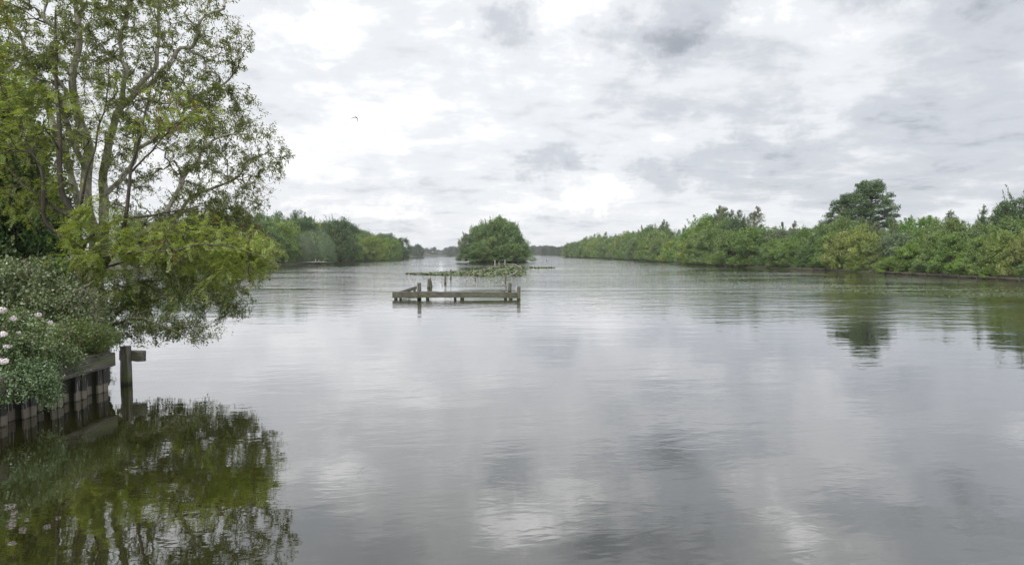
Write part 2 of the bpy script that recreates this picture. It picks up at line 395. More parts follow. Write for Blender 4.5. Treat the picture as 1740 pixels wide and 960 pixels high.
def post_obj(name, x, y, z0, z1, r, mat, parent=None, square=False, seed=0, lean=(0, 0), ragged=0.0):
    rr = random.Random(seed*7+3); n = 4 if square else 10; bm = bmesh.new(); rings = []
    L = 7
    for i in range(L):
        t = i/(L-1); z = z0+(z1-z0)*t; ring = []
        for k in range(n):
            a = 2*pi*(k+.5*(n == 4))/n; q = (1.414 if square else 1)*r*(1+rr.uniform(-.06, .06))*(1-.12*t)
            zz = z + (rr.uniform(-ragged, ragged*.2) if i == L-1 else 0)
            ring.append(bm.verts.new((cos(a)*q+lean[0]*t*(z1-z0), sin(a)*q+lean[1]*t*(z1-z0), zz)))
        rings.append(ring)
    for a, b in zip(rings[:-1], rings[1:]):
        for k in range(n): bm.faces.new((a[k], a[(k+1) % n], b[(k+1) % n], b[k]))
    c = bm.verts.new((lean[0]*(z1-z0), lean[1]*(z1-z0), z1-ragged*.3))
    for k in range(n): bm.faces.new((rings[-1][k], rings[-1][(k+1) % n], c))
    o = bm_obj(name, bm, mat, parent)
    base = Vector((x, y, 0))
    o.location = base - (Vector(parent.location) if parent is not None else Vector((0, 0, 0)))
    return o

# ------------------------------------------------------------------ sheet pile wall at the left bank
wall = empty('retaining_wall', (-8.9, 12.0, 0))
tag(wall, 'stained timber sheet pile wall with heavy cap beam under the overhanging bushes', 'retaining wall')
yy = 5.2; k = 0; rr = random.Random(11)
while yy < 12.30:
    w = 0.155; dep = 0.0 if (k//2) % 2 == 0 else 0.13
    bm = bmesh.new(); z1 = .58; 
    box_bm(bm, (0, 0, 0), (.045, w-.020, 1.2), None, .008, .004, rr, 3)
    o = bm_obj('plank', bm, M_pile, wall); o.location = Vector((-8.86-dep+rr.uniform(-.008, .008), yy+w/2, -.04+rr.uniform(-.02, .02)))-Vector(wall.location)
    o.rotation_euler = (rr.uniform(-.012, .012), 0, rr.uniform(-.05, .05))
    yy += w; k += 1
beam('cap_beam', (-8.80, 5.0, .69), (-8.80, 12.42, .69), .17, .30, M_wood, wall, seed=1, cuts=24)
beam('coping_board', (-8.93, 5.0, .862), (-8.93, 12.30, .862), .40, .035, M_wood, wall, seed=2, cuts=24)

mp_ = empty('mooring_post', (-8.88, 12.98, 0))
tag(mp_, 'square timber post standing in the water past the wall end with a short crossbeam', 'post')
post_obj('post', -8.88, 12.98, -.7, .88, .088, M_woodv, mp_, True, 3)
beam('crossbeam', (-9.12, 13.17, .64), (-8.55, 13.14, .62), .13, .24, M_wood, mp_, seed=5)
#beam('post_cap', (-8.90, 12.98, .898), (-8.66, 12.98, .898), .22, .04, M_wood, mp_, seed=6, cuts=2)

# ------------------------------------------------------------------ wooden frame in the lake
D0 = 37.2
fr = empty('timber_frame', W(776, 509))
tag(fr, 'long low weathered timber frame with posts standing in the open water', 'timber breakwater')
def wx(px, D): return (px-CX)/F*D*1.0
xl, xr = wx(667, D0), wx(884, D0)
xm = wx(712, D0)
zb = .31
beam('front_beam', (xl, D0, zb), (xm-.01, D0+.02, zb), .24, .40, M_wood, fr, seed=7, jitter=.02)
beam('front_beam', (xm+.01, D0, zb+.01), (wx(858, D0), D0, zb-.01), .24, .38, M_wood, fr, seed=8, jitter=.02, cuts=16)
beam('front_beam', (wx(858.5, D0), D0+.03, zb-.02), (xr-.1, D0+.03, zb-.03), .2, .36, M_wood, fr, seed=9, jitter=.012)
for px, w, s in ((672, .13, 1), (680, .09, 2), (726, .12, 3), (773, .10, 4), (785, .14, 5), (859, .11, 6), (868, .13, 7)):
    post_obj('pile', wx(px, D0), D0+.02, -.6, zb-.17, w, M_woodv, fr, False, s)
post_obj('post', wx(712, D0+.25), D0+.27, -.6, 1.07, .125, M_woodv, fr, True, 21, (0, .01))
post_obj('post', wx(881, D0), D0-.16, -.6, .85, .12, M_woodv, fr, True, 22, (.015, 0))
# rail running back on the left
a = P(670, 492.5, D0+.3); b = P(711, 487, 46.5)
beam('side_rail', (xl+.15, D0+.15, .30), (wx(706.5, 44), 44, .37), .16, .24, M_wood, fr, seed=12, jitter=.012)
post_obj('pile', wx(695, 41), 41, -.6, .46, .10, M_woodv, fr, False, 23)
post_obj('pile', wx(704, 43.6), 43.6, -.6, .3, .11, M_woodv, fr, False, 24)

def stump(px, pb, pt, wpx, label, seed, lean=(0, 0), mat=None, ragged=.08):
    D = CAMZ*F/(pb-HOR); h = (pb-pt)/F*D; r = wpx/F*D/2
    o = post_obj('broken_post', wx(px, D), D, -.5, h, r, mat or M_woodv, None, False, seed, lean, ragged)
    tag(o, label, 'post', 'broken posts in the lake'); return o
stump(728, 489.5, 472, 6.5, 'thick rotten post leaning beside a thin stake behind the timber frame', 31, (.05, 0), ragged=.2)
stump(735, 488, 476.5, 3, 'thin dark stake close to the thick rotten post', 32, (-.15, 0))
stump(756, 482, 468.5, 4, 'dark knobbly post stub halfway between the thin tall post and the thick rotten post', 33, (.04, 0), ragged=.12)
stump(766, 474, 457.5, 2.6, 'tall thin dark post standing against the left strip of lily pads', 34)
stump(807.5, 477, 470, 1.8, 'tiny thin stake in front of the lily pads', 35)
stump(866, 496, 480.5, 6.5, 'stout dark stump touching the right end of the timber frame', 36, (.02, 0), ragged=.1)
stump(857, 484, 467, 3.2, 'dark leaning post under the pale bent log', 37, (.12, 0))
stump(881, 462.5, 452, 3.5, 'dark rotten post where the bleached rails meet', 38, (-.1, 0))
stump(841, 455, 441.5, 2.2, 'pale post at the far left corner of the bleached rail fence', 39, mat=M_pale)
stump(848, 451.5, 444, 1.3, 'tiny pale stake in the far bleached rail fence', 40, mat=M_pale)
stump(858, 452, 441, 2.2, 'pale forked post in the far bleached rail fence before the island', 41, mat=M_pale)
stump(750, 434.2, 430.4, .9, 'distant thin navigation stake left of the island', 42)
stump(735, 434.2, 431.2, 1.0, 'distant short stake farthest left of the island', 43)
stump(1157, 448, 446, 1.6, 'tiny dark stake off the right bank', 44)
stump(929, 443.5, 441, 1.6, 'tiny dark stake in the water right of the island', 45)
def logo(name, pts, r0, r1, mat, label, cat='log'):
    t = Tubes(); pts = np.array(pts, float); n = 24
    s = np.linspace(0, len(pts)-1, n); q = np.stack([np.interp(s, range(len(pts)), pts[:, k]) for k in range(3)], 1)
    rg = np.random.default_rng(int(abs(pts[0, 0]*100)) % 999)
    q[1:-1] += rg.normal(0, .05, (n-2, 3)); rad = .5*np.linspace(r0, r1, n)*(1+rg.normal(0, .2, n)).clip(.5, 1.5); rad[0] = rad[-1] = .01
    t.add(q, rad, 7); o = link(name, t.mesh(name), mat); tag(o, label, cat); return o
def gp(px, py, z, ):   # point at height z seen at pixel
    r = ray(px, py); tt = (z-CAMZ)/r[2]; return r*tt + np.array([0, 0, CAMZ])
logo('driftwood_log', [gp(859, 472, .35), gp(866, 467.5, .45), gp(874, 465, .45), gp(881, 459, .5)], .13, .08, M_pale, 'bleached bent log resting on the dark posts right of the lily pads')
logo('driftwood_log', [gp(853, 480, .5), gp(857, 484, .4), gp(861, 488, .1)], .09, .06, M_pale, 'short bleached broken timber leaning behind the stout stump')
logo('driftwood_log', [gp(800, 465, .15), gp(814, 460, .3), gp(828, 457, .4), gp(838, 454, .5)], .11, .09, M_pale, 'long bleached pole sloping up out of the lily pads')
logo('fence_rail', [gp(839, 448.5, .55), gp(850, 448.7, .5), gp(862, 448.3, .55), gp(874, 449.5, .5)], .13, .11, M_pale, 'far horizontal bleached rail in front of the island', 'rail')
logo('fence_rail', [gp(873, 448, .7), gp(877, 451, .6), gp(882, 454, .6)], .14, .12, M_pale, 'short thick bleached rail at the right corner of the far rail fence', 'rail')
logo('floating_log', [gp(786, 470.5, .03), gp(810, 469.3, .05), gp(833, 467.6, .04)], .06, .05, M_pale, 'pale log floating along the front edge of the lily pads')
logo('floating_log', [gp(840, 471, .03), gp(852, 470, .05), gp(861, 470.3, .04)], .06, .05, M_pale, 'short pale log floating under the bent driftwood log')

# ------------------------------------------------------------------ lily pads
def pads(name, regions, n, size, label, seed, up=.12):
    rg = np.random.default_rng(seed); V = []; Fc = []; rn = []
    ang = np.linspace(.25, 2*pi-.25, 8)
    ring = np.stack([np.cos(ang), np.sin(ang), np.zeros(8)], 1)
    for reg in regions:
        poly, wgt, upz = reg
        for i in range(int(n*wgt)):
            # poly: list of (px, pytop, pybottom)
            xx = rg.uniform(poly[0][0], poly[-1][0])
            a = np.interp(xx, [p[0] for p in poly], [p[1] for p in poly]); b = np.interp(xx, [p[0] for p in poly], [p[2] for p in poly])
            Dn, Df = CAMZ*F/(b-HOR), CAMZ*F/(a-HOR)
            D = rg.uniform(Dn, Df); x = wx(xx, D)
            if sin(x*1.9+sin(D*.7)*2)*sin(D*.83+x*.6)+.5*sin(x*4.7+D*1.3) < rg.uniform(-1.1, .25): continue
            s = size*rg.uniform(.6, 1.25); raised = upz > .06 and rg.random() < .35
            tilt = rg.normal(0, .28 if raised else .03, 2); th = rg.uniform(0, 2*pi)
            r = ring*s; c, sn = cos(th), sin(th)
            r = np.stack([r[:, 0]*c-r[:, 1]*sn, r[:, 0]*sn+r[:, 1]*c, r[:, 0]*tilt[0]+r[:, 1]*tilt[1]], 1)
            z = (rg.uniform(.03, upz) if raised else .008+rg.uniform(0, .006))
            V.append(r+np.array([x, D, z])+np.array([0, 0, max(0, -(r[:, 2].min()+z)+.004)]))
            Fc.append(np.arange(8)+len(V)*8-8); rn.append(rg.random())
    o = link(name, npmesh(name, np.concatenate(V), np.array(Fc), rn), L_pad); tag(o, label, 'lily pads', kind='stuff'); return o
pads('lily_pads', [([(690, 465.9, 466.3), (730, 464.5, 467.6), (780, 461.5, 469), (800, 461, 470)], .8, .14), ([(800, 458.5, 470), (850, 456, 471), (880, 459, 470), (893, 462, 468)], 1.0, .14),
                   ([(828, 452, 456), (890, 451.5, 455)], .35, .15)], 9000, .16, 'green carpet of lily pads and water weed behind the timber frame', 5)
pads('lily_pads', [([(868, 455.3, 456.3), (900, 454.2, 456), (942, 455, 455.6)], 1, .16)], 1600, .18, 'thin line of lily pads trailing right of the island', 6)
pads('lily_pads', [([(820, 470, 478), (862, 470, 485)], 1, .04)], 120, .14, 'loose scattered lily pads beside the dark leaning post', 7)
pads('lily_pads', [([(1180, 469, 486), (1450, 484, 500), (1740, 489, 506)], 1, .05)], 5000, .075, 'speckle of small floating leaves off the right bank', 8)

# ------------------------------------------------------------------ tree prototypes for the banks
def tree_mesh(style, seed, H, Rr, nclump, nleaf, ls, base=0.05, lean=0.0, asp=.55):
    """returns crown mesh, trunk mesh; unit is metres, foot at origin"""
    rg = np.random.default_rng(seed); tub = Tubes()
    LP, LA, LN, RN = [], [], [], []
    leanv = np.array([lean, 0, 0])
    # trunk
    topf = .97 if style == 'spire' else .86; zt = np.linspace(0, H*topf, 12); tp = np.stack([np.cumsum(rg.normal(0, .012*H, 12)), np.cumsum(rg.normal(0, .012*H, 12)), zt], 1); tp -= tp[0]*[1, 1, 0]
    tp += leanv*(zt[:, None]/H)**2*H*.25
    def axis(z): return np.array([np.interp(z, zt, tp[:, 0]), np.interp(z, zt, tp[:, 1]), z])
    if style in ('bush',):
        for k in range(6):
            a = rg.uniform(0, 2*pi); e = np.array([cos(a)*Rr*.55, sin(a)*Rr*.55, H*rg.uniform(.55, .8)])
            s = np.linspace(0, 1, 7)[:, None]; pts = s*e + np.array([0, 0, 1])*np.sin(s*pi)*.12*H
            tub.add(pts, np.linspace(.035*H**.5, .01, 7), 5)
    else:
        tub.add(tp, np.linspace(.020*H, .02, 12), 7)
    def emit(c, r, n, flat=.8, out=None, tone=None):
        v = unit(rg.normal(0, 1, (n, 3))); rad = rg.uniform(.45, 1, n)**.6
        p = c + v*rad[:, None]*r*np.array([1, 1, flat])
        nn = unit(v*.7 + np.array([0, 0, .6]) + rg.normal(0, .55, (n, 3)))
        ax = unit(np.cross(nn, rg.normal(0, 1, (n, 3))))+np.array([0, 0, -.15])
        LP.append(p); LA.append(ax); LN.append(nn)
        tone = rg.uniform(0, 1) if tone is None else tone
        RN.append(np.clip(tone*.55+rg.uniform(0, .45, n), 0, 1))
    per = max(8, nleaf//nclump)
    if style in ('round', 'bush'):
        for k in range(nclump):
            t = rg.uniform(0, 1)
            if style == 'round': prof = (sin(pi*min(1, .12+t*.86))**.55)
            else: prof = (1-t**2.2)**.5*(.82+.18*sin(5*t+seed))
            z = H*(base+(1-base)*t*.93); a = rg.uniform(0, 2*pi); q = rg.uniform(.25, 1)**.45
            lump = 1+.16*sin(2*a+seed)+.12*sin(5*a+seed*2)+rg.normal(0, .11); z *= 1+rg.normal(0, .05)
            c = axis(min(z, H*.86))*[1, 1, 0] + np.array([cos(a)*Rr*prof*q*lump, sin(a)*Rr*prof*q*lump, z])
            emit(c, Rr*rg.uniform(.13, .26), per, rg.uniform(.55, .9))
            if style == 'round' and k % 4 == 0:
                s = np.linspace(0, 1, 5)[:, None]; b0 = axis(z*.55); tub.add(b0+(c-b0)*s, np.linspace(.008*H, .015, 5), 4)
        for k in range(nclump//3):   # shoots that break the outline
            a = rg.uniform(0, 2*pi); t = rg.uniform(.55, .95); prof = (1-t**2.4)**.5
            b0 = np.array([cos(a)*Rr*prof*.8, sin(a)*Rr*prof*.8, H*t*.9]); L = H*rg.uniform(.08, .24)
            d = unit(np.array([cos(a)*.35+lean*.5, sin(a)*.35, 1.0])+rg.normal(0, .12, 3))
            n = per//3; s = rg.uniform(0, 1, n); p = b0+d*s[:, None]*L+rg.normal(0, .16, (n, 3))*(1.1-s[:, None])
            LP.append(p); LA.append(unit(d+rg.normal(0, .6, (n, 3)))); LN.append(unit(rg.normal(0, 1, (n, 3)))); RN.append(rg.uniform(.2, 1, n))
            tub.add(np.stack([b0-d*.5, b0+d*L*.9]), [.02, .008], 3)
    elif style == 'spire':
        for k in range(nclump):
            t = rg.uniform(0, 1)**.85; z0 = H*(base+(1-base)*t*.92); b0 = axis(min(z0, H*.95)); a = rg.uniform(0, 2*pi)
            L = Rr*(1-t)**.8*rg.uniform(.4, 1.15)+.35
            d = unit(np.array([cos(a)+lean*1.2, sin(a), rg.uniform(.5, 1.4)]))
            m = 6; s = np.linspace(0, 1, m)[:, None]; pts = b0+d*s*L+np.array([lean*.35*L, 0, -.12*L])*s**2
            tub.add(pts, np.linspace(.035, .008, m), 3)
            n = int(per*(.35+.65*min(1, L/1.6))); s = rg.uniform(.15, 1.05, n)[:, None]
            p = b0+d*s*L+np.array([lean*.35*L, 0, -.12*L])*s**2+rg.normal(0, 1, (n, 3))*np.array([.10, .10, .12])*(.6+L*.25)
            LP.append(p); LA.append(unit(d*.5+np.array([lean, 0, -.4])+rg.normal(0, .5, (n, 3)))); LN.append(unit(rg.normal(0, 1, (n, 3))+[0, 0, .5]))
            RN.append(np.clip(rg.uniform(0, .6)+rg.uniform(0, .5, n), 0, 1))
    elif style == 'tier':
        for k in range(nclump):
            t = rg.uniform(0, 1); z0 = H*(base+(1-base)*t*.95); a = rg.uniform(0, 2*pi)
            prof = sin(pi*(.20+.73*t))**.65; L = Rr*prof*rg.uniform(.35, 1.0)
            b0 = axis(min(z0*.93, H*.86)); c = axis(min(z0, H*.86))*[1, 1, 0]+np.array([cos(a)*L, sin(a)*L, z0])
            s = np.linspace(0, 1, 6)[:, None]; tub.add(b0+(c-b0)*s+np.array([0, 0, -.06*L])*np.sin(s*pi), np.linspace(.012*H**.8, .012, 6), 4)
            emit(c, rg.uniform(.55, 1.0)*Rr*.25, per, rg.uniform(.35, .60))
    elif style == 'weep':
        for k in range(nclump):
            a = rg.uniform(0, 2*pi); q = rg.uniform(.2, 1)**.5; t = 1-.55*q**2
            top = np.array([cos(a)*Rr*q*.92, sin(a)*Rr*q*.92, H*(t*.95+rg.uniform(-.04, .05))]); L = H*rg.uniform(.25, .55)
            d = unit(np.array([cos(a)*.25, sin(a)*.25, -1])); n = per; s = rg.uniform(-.06, 1, n)[:, None]
            w = .32+.25*np.sin(np.clip(s, 0, 1)*pi)
            p = top+d*s*L+rg.normal(0, 1, (n, 3))*w*np.array([1, 1, .5]); p[:, 2] = np.maximum(p[:, 2], .15)
            LP.append(p); LA.append(unit(np.array([0, 0, -1.])+rg.normal(0, .35, (n, 3)))); LN.append(unit(np.array([cos(a), sin(a), .5])+rg.normal(0, .5, (n, 3))))
            RN.append(np.clip(rg.uniform(0, .6)+rg.uniform(0, .45, n), 0, 1))
            if k % 5 == 0:
                s = np.linspace(0, 1, 6)[:, None]; b0 = axis(H*.3); tub.add(b0+(top-b0)*s, np.linspace(.010*H, .02, 6), 4)
    pos = np.concatenate(LP); ax = np.concatenate(LA); nn = np.concatenate(LN); rn = np.concatenate(RN)
    keep = pos[:, 2] > .08; pos, ax, nn, rn = pos[keep], ax[keep], nn[keep], rn[keep]
    L = ls*rg.uniform(.7, 1.35, len(pos))
    Q = leaf_quads(pos, ax, nn, L, L*asp)
    return quad_mesh('crown', Q, rn), tub.mesh('trunk')

PROTO = {}
def proto(key, style, seeds, H, Rr, nc, nl, ls, lm, tm, **kw):
    PROTO[key] = [(*tree_mesh(style, s, H, Rr, nc, nl, ls, **kw), lm, tm) for s in seeds]
    for c, t, lm_, tm_ in PROTO[key]: c.materials.append(lm_); t.materials.append(tm_)
    PROTO[key+'_H'] = H
proto('bush', 'bush', (1, 2, 3, 4), 6.5, 3.6, 95, 15000, .20, L_mid, M_twig)
proto('bushy', 'bush', (5, 6), 6.0, 3.8, 95, 14000, .20, L_yel, M_twig)
proto('bushg', 'bush', (15, 16), 6.2, 3.6, 90, 14000, .19, L_grey, M_twig)
proto('round', 'round', (7, 8, 9), 10.0, 4.2, 120, 16000, .24, L_mid, M_bark_dark)
proto('oak', 'round', (10, 11, 12), 13.0, 5.4, 140, 18000, .28, L_deep, M_bark_dark)
proto('yellow', 'round', (13, 14), 9.5, 5.0, 110, 15000, .26, L_yel, M_bark_dark, base=.02)
proto('birch', 'spire', (20, 21, 22, 23), 10.0, 3.2, 80, 6500, .16, L_birch, M_birch, lean=.35, base=.12)
proto('spruce', 'spire', (24, 25), 10.0, 2.0, 110, 7500, .16, L_deep, M_bark_dark, lean=.05, base=.08)
proto('alder', 'tier', (26, 27), 15.5, 4.7, 240, 40000, .23, L_deep, M_bark_dark, base=.16)
proto('weep', 'weep', (28, 29), 11.0, 5.0, 170, 18000, .26, L_grey, M_bark_dark, asp=.3)
proto('dome', 'bush', (41, 42, 43), 15.0, 8.2, 330, 44000, .34, L_mid, M_twig)
proto('far', 'bush', (30, 31, 32), 14.0, 7.5, 110, 5200, .8, L_far, M_bark_dark, base=.0)
PR = random.Random(77)
CNT = [0]
def place(key, x, y, H, label, cat, group=None, wide=1.0, name='tree', var=None, z=.35, rot=None, parts=True, mats=None):
    c, t, lm, tm = PROTO[key][PR.randrange(len(PROTO[key])) if var is None else var]
    s = H/PROTO[key+'_H']
    root = empty(name, (x, y, z), PR.uniform(-.5, .5) if key in ('birch',) else (PR.uniform(0, 6.28) if rot is None else rot))
    root.scale = (s*wide, s*wide, s)
    tag(root, label, cat, group)
    o = bpy.data.objects.new('crown', c); COL.objects.link(o); o.parent = root
    if parts: o2 = bpy.data.objects.new('trunk', t); COL.objects.link(o2); o2.parent = root
    CNT[0] += 1
    return root

# right bank -----------------------------------------------------------------
topR = [(958, 411), (1000, 402), (1050, 398), (1090, 391), (1115, 378), (1140, 392), (1160, 398), (1195, 372), (1215, 362), (1260, 366), (1300, 382), (1350, 384), (1400, 376),
        (1440, 362), (1520, 372), (1560, 370), (1600, 366), (1640, 366), (1700, 352), (1740, 350), (1900, 345)]
def zoneR(y): return 'near right bank' if y < 92 else ('middle right bank' if y < 175 else 'far right bank')
def zoneL(y): return 'left shore by the jetty' if y < 170 else ('left shore past the jetty' if y < 260 else 'far end of the left shore')
def Htop(px, D, prof):
    ty = np.interp(px, [a for a, b in prof], [b for a, b in prof]); return CAMZ+(HOR-ty)/F*D
LBL = {'bush': 'mid green willow bush', 'bushy': 'yellow green willow bush', 'bushg': 'grey green willow bush', 'round': 'rounded mid green tree', 'oak': 'dark green broad tree',
       'yellow': 'yellow green rounded tree', 'birch': 'feathery wind-swept birch', 'spruce': 'slim dark pointed tree', 'weep': 'silvery drooping willow'}
def lab(key, row, zone): return f"{LBL[key]} in the {row} row on the {zone}"
D = 50.0
while D < 482:
    step = 3.1+D*.012; x = bankR(D)+1.9+PR.uniform(-.3, 1.0); px = CX+F*x/D
    if px < 1850:
        H = Htop(px, D, topR)*PR.uniform(.50, .74)
        if D > 250: H *= 1.2
        key = PR.choices(['bush', 'bushy', 'bushg'], [6, 4 if D < 170 else 1.5, .8])[0]
        L_ = lab(key, 'front', zoneR(D)); place(key, x, D, H, L_, 'bush', L_, PR.uniform(.85, 1.25), 'willow_bush')
    D += step
D = 52.0
while D < 482:
    step = 4.2+D*.016; x = bankR(D)+5.6+PR.uniform(-.8, 1.2); px = CX+F*x/D
    if px < 1850:
        H = Htop(px, D, topR)*PR.uniform(.76, .93)
        key = PR.choices(['round', 'bush', 'bushy', 'oak', 'birch', 'bushg'], [5, 3, 2, .8, 4.5, .8])[0]
        L_ = lab(key, 'second', zoneR(D)); place(key, x, D, H, L_, 'tree', L_, PR.uniform(.8, 1.15), 'bank_tree')
    D += step
D = 56.0
while D < 482:
    step = 3.3+D*.013; x = bankR(D)+10+PR.uniform(-1, 3); px = CX+F*x/D
    if px < 1850:
        key = PR.choices(['birch', 'round', 'spruce', 'bush'], [8, 3, .8, 1.5])[0]
        H = Htop(px, D, topR)*(PR.uniform(.90, 1.20) if key == 'birch' else PR.uniform(.78, 1.0))
        L_ = lab(key, 'back', zoneR(D)); place(key, x, D, H, L_, 'tree', L_, PR.uniform(.75, 1.1), 'bank_tree')
    D += step
D = 52.0
while D < 240:
    x = bankR(D)+PR.uniform(.5, 1.2); px = CX+F*x/D
    if px < 1800:
        L_ = 'low leafy bush hanging over the waterline of the '+zoneR(D)
        place(PR.choice(['bush', 'bushy', 'bush']), x, D, PR.uniform(1.3, 2.6), L_, 'bush', L_, PR.uniform(.9, 1.4), 'waterside_bush', z=.1)
    D += PR.uniform(1.6, 3.4)*(1+D/150)
D = 120.0
while D < 380:
    L_ = 'low leafy bush hanging over the water on the '+zoneL(D)
    place(PR.choice(['bush', 'bushy', 'bushg']), bankL(D)-PR.uniform(.5, 1.2), D, PR.uniform(1.5, 3.2), L_, 'bush', L_, PR.uniform(.9, 1.5), 'waterside_bush', z=.1) if not 150 < D < 172 else None
    D += PR.uniform(4, 8)
def special(key, px, top, Xoff, label, wide=1.0, cat='tree', name='tree', D=None, var=0, rot=None):
    if D is None:
        D = 100.0
        for _ in range(40): D = (bankR(D)+Xoff)*F/(px-CX)
    H = CAMZ+(HOR-top)/F*D-.3
    return place(key, wx(px, D), D, H, label, cat, None, wide, name, var, rot=rot)
special('alder', 1468, 303, 14, 'tall dark tiered alder rising highest above the right bank trees', .88, 'tree', 'alder_tree', var=0)
special('alder', 1432, 328, 17, 'dark open-crowned alder just left of the tallest one', 1.0, 'tree', 'alder_tree', var=1)
special('oak', 1732, 322, 12, 'dark heavy-boughed tree rising at the right edge of the photo', .8, 'tree', 'oak_tree', var=1)
special('birch', 1215, 347, 9, 'dense pointed birch at the left of the tall clump in the middle right bank', 1.0, name='birch_tree', var=0)
special('birch', 1252, 352, 9, 'thin-topped birch in the middle of the tallest clump on the right bank', .8, name='birch_tree', var=1)
special('birch', 1278, 347, 9, 'airy birch with see-through top at the right of the tallest clump', .95, name='birch_tree', var=2)
special('birch', 1122, 370, 9, 'slim birch poking up alone over the far part of the right bank', .8, name='birch_tree', var=3)
special('birch', 1160, 380, 11, 'sparse birch in the dip left of the tallest clump', .7, name='birch_tree', var=2)
special('spruce', 1328, 374, 12, 'small dark pointed tree over the hedge left of the tall alders', .55, name='conifer_tree', var=0)
special('spruce', 1545, 366, 13, 'small dark pointed tree just right of the tall alders', .6, name='conifer_tree', var=1)
special('birch', 1602, 352, 10, 'wind-swept birch leaning right of the tall alders', .85, name='birch_tree', var=0)
special('birch', 1660, 344, 10, 'wispy tall birch between the wind-swept birch and the right edge tree', .7, name='birch_tree', var=3)
special('birch', 1690, 352, 9, 'feathery birch beside the heavy-boughed right edge tree', .8, name='birch_tree', var=1)
# left far bank ----------------------------------------------------------------
topL = [(300, 360), (400, 362), (470, 364), (513, 364), (540, 368), (565, 374), (591, 379), (624, 393), (670, 401), (694, 410), (712, 417), (734, 425), (770, 425)]
D = 118.0
while D < 395:
    step = 4.0+D*.010; x = bankL(D)-2.2-PR.uniform(0, 1); px = CX+F*x/D
    H = Htop(px, D, topL)*PR.uniform(.32, .55)
    key = PR.choices(['bush', 'bushy', 'bushg'], [3, 3, 2])[0]
    L_ = lab(key, 'front', zoneL(D)); place(key, x, D, H, L_, 'bush', L_, PR.uniform(.9, 1.2), 'willow_bush')
    D += step
D = 122.0
while D < 440:
    step = 5.4+D*.014; x = bankL(D)-7-PR.uniform(0, 2); px = CX+F*x/D
    H = Htop(px, D, topL)*PR.uniform(.70, .90)
    key = PR.choices(['round', 'oak', 'yellow'], [3, 4, 2])[0]
    L_ = lab(key, 'second', zoneL(D)); place(key, x, D, H, L_, 'tree', L_, PR.uniform(.8, 1.05), 'bank_tree')
    D += step
D = 125.0
while D < 480:
    step = 7+D*.016; x = bankL(D)-14-PR.uniform(0, 3); px = CX+F*x/D
    H = Htop(px, D, topL)*PR.uniform(.90, 1.0)
    key = PR.choices(['oak', 'round'], [4, 1])[0]
    L_ = lab(key, 'back', zoneL(D)); place(key, x, D, H, L_, 'tree', L_, PR.uniform(.8, 1.05), 'bank_tree')
    D += step
special('weep', 509, 388, 0, 'silvery drooping willow nearest the jetty on the left shore', .95, name='willow_tree', D=170, var=0)
special('weep', 538, 381, 0, 'larger silvery drooping willow right of the jetty willow', 1.0, name='willow_tree', D=178, var=1)
special('oak', 516, 361, 0, 'dark rounded oak rising behind the silvery willows', .8, name='oak_tree', D=186, var=0)
special('oak', 570, 369, 0, 'big dark oak right of the silvery willows', 1.0, name='oak_tree', D=200, var=1)
special('oak', 590, 375, 0, 'dark oak with ragged top behind the big dark oak', .7, name='oak_tree', D=215, var=2)
special('yellow', 634, 400, 0, 'wide yellow green tree on the left shore past the dark oaks', 1.15, name='willow_tree', D=243, var=0)
special('yellow', 664, 404, 0, 'yellow green tree last but one before the shore recedes', 1.1, name='willow_tree', D=280, var=1)
special('oak', 686, 404, 0, 'dark blue-green domed tree above the end of the left shore', .95, name='oak_tree', D=345, var=2)
special('oak', 667, 397, 0, 'dark ragged pine-like tree above the yellow green tree', .6, name='oak_tree', D=330, var=0)
special('far', 711, 416, 0, 'hazy domed tree where the left shore recedes', .9, name='far_tree', D=560, var=0)
special('far', 700, 420, 0, 'hazy lower tree beside the domed tree on the receding shore', .9, name='far_tree', D=590, var=1)
# far tree line ------------------------------------------------------------------
topF = [(-100, 400), (600, 405), (700, 419), (722, 423), (734, 420.5), (745, 425), (760, 422), (775, 419), (795, 418), (880, 420), (903, 419), (915, 416), (935, 419), (960, 420), (1100, 405), (1900, 405)]
x = -1150.0
while x < 1150:
    D = 1150+20*sin(x*.013)+PR.uniform(2, 45); px = CX+F*x/D
    H = min(24, (HOR-np.interp(px, [a for a, b in topF], [b for a, b in topF]))/F*D+CAMZ)*PR.uniform(.8, 1.12)
    if 640 < px < 985:
        side = 'left' if px < 840 else 'right'
        L_ = f'hazy blue-green tree of the far shore seen {side} of the island'
        place('far', x, D, H, L_, 'tree', L_, PR.uniform(.9, 1.4), 'far_tree', parts=False); x += PR.uniform(5, 9)
    else: x += 60
for px, D, top, wd_ in ((765, 800, 424, 1.0), (778, 820, 421, 1.1), (790, 830, 420, 1.1), (905, 900, 421, .8), (925, 760, 419, .9), (938, 740, 418, .9), (950, 720, 420, 1.0), (962, 700, 418, 1)):
    special('far', px, top, 0, 'small hazy tree on the %s of the island, nearer than the far shore' % ('left' if px < 840 else 'right'), wd_, name='far_tree', D=D, var=px % 3)['group'] = 'hazy trees either side of the island'
island('island', wx(778, 815), 815, 42, 12, 5); island('island', wx(940, 745), 745, 48, 40, 7)
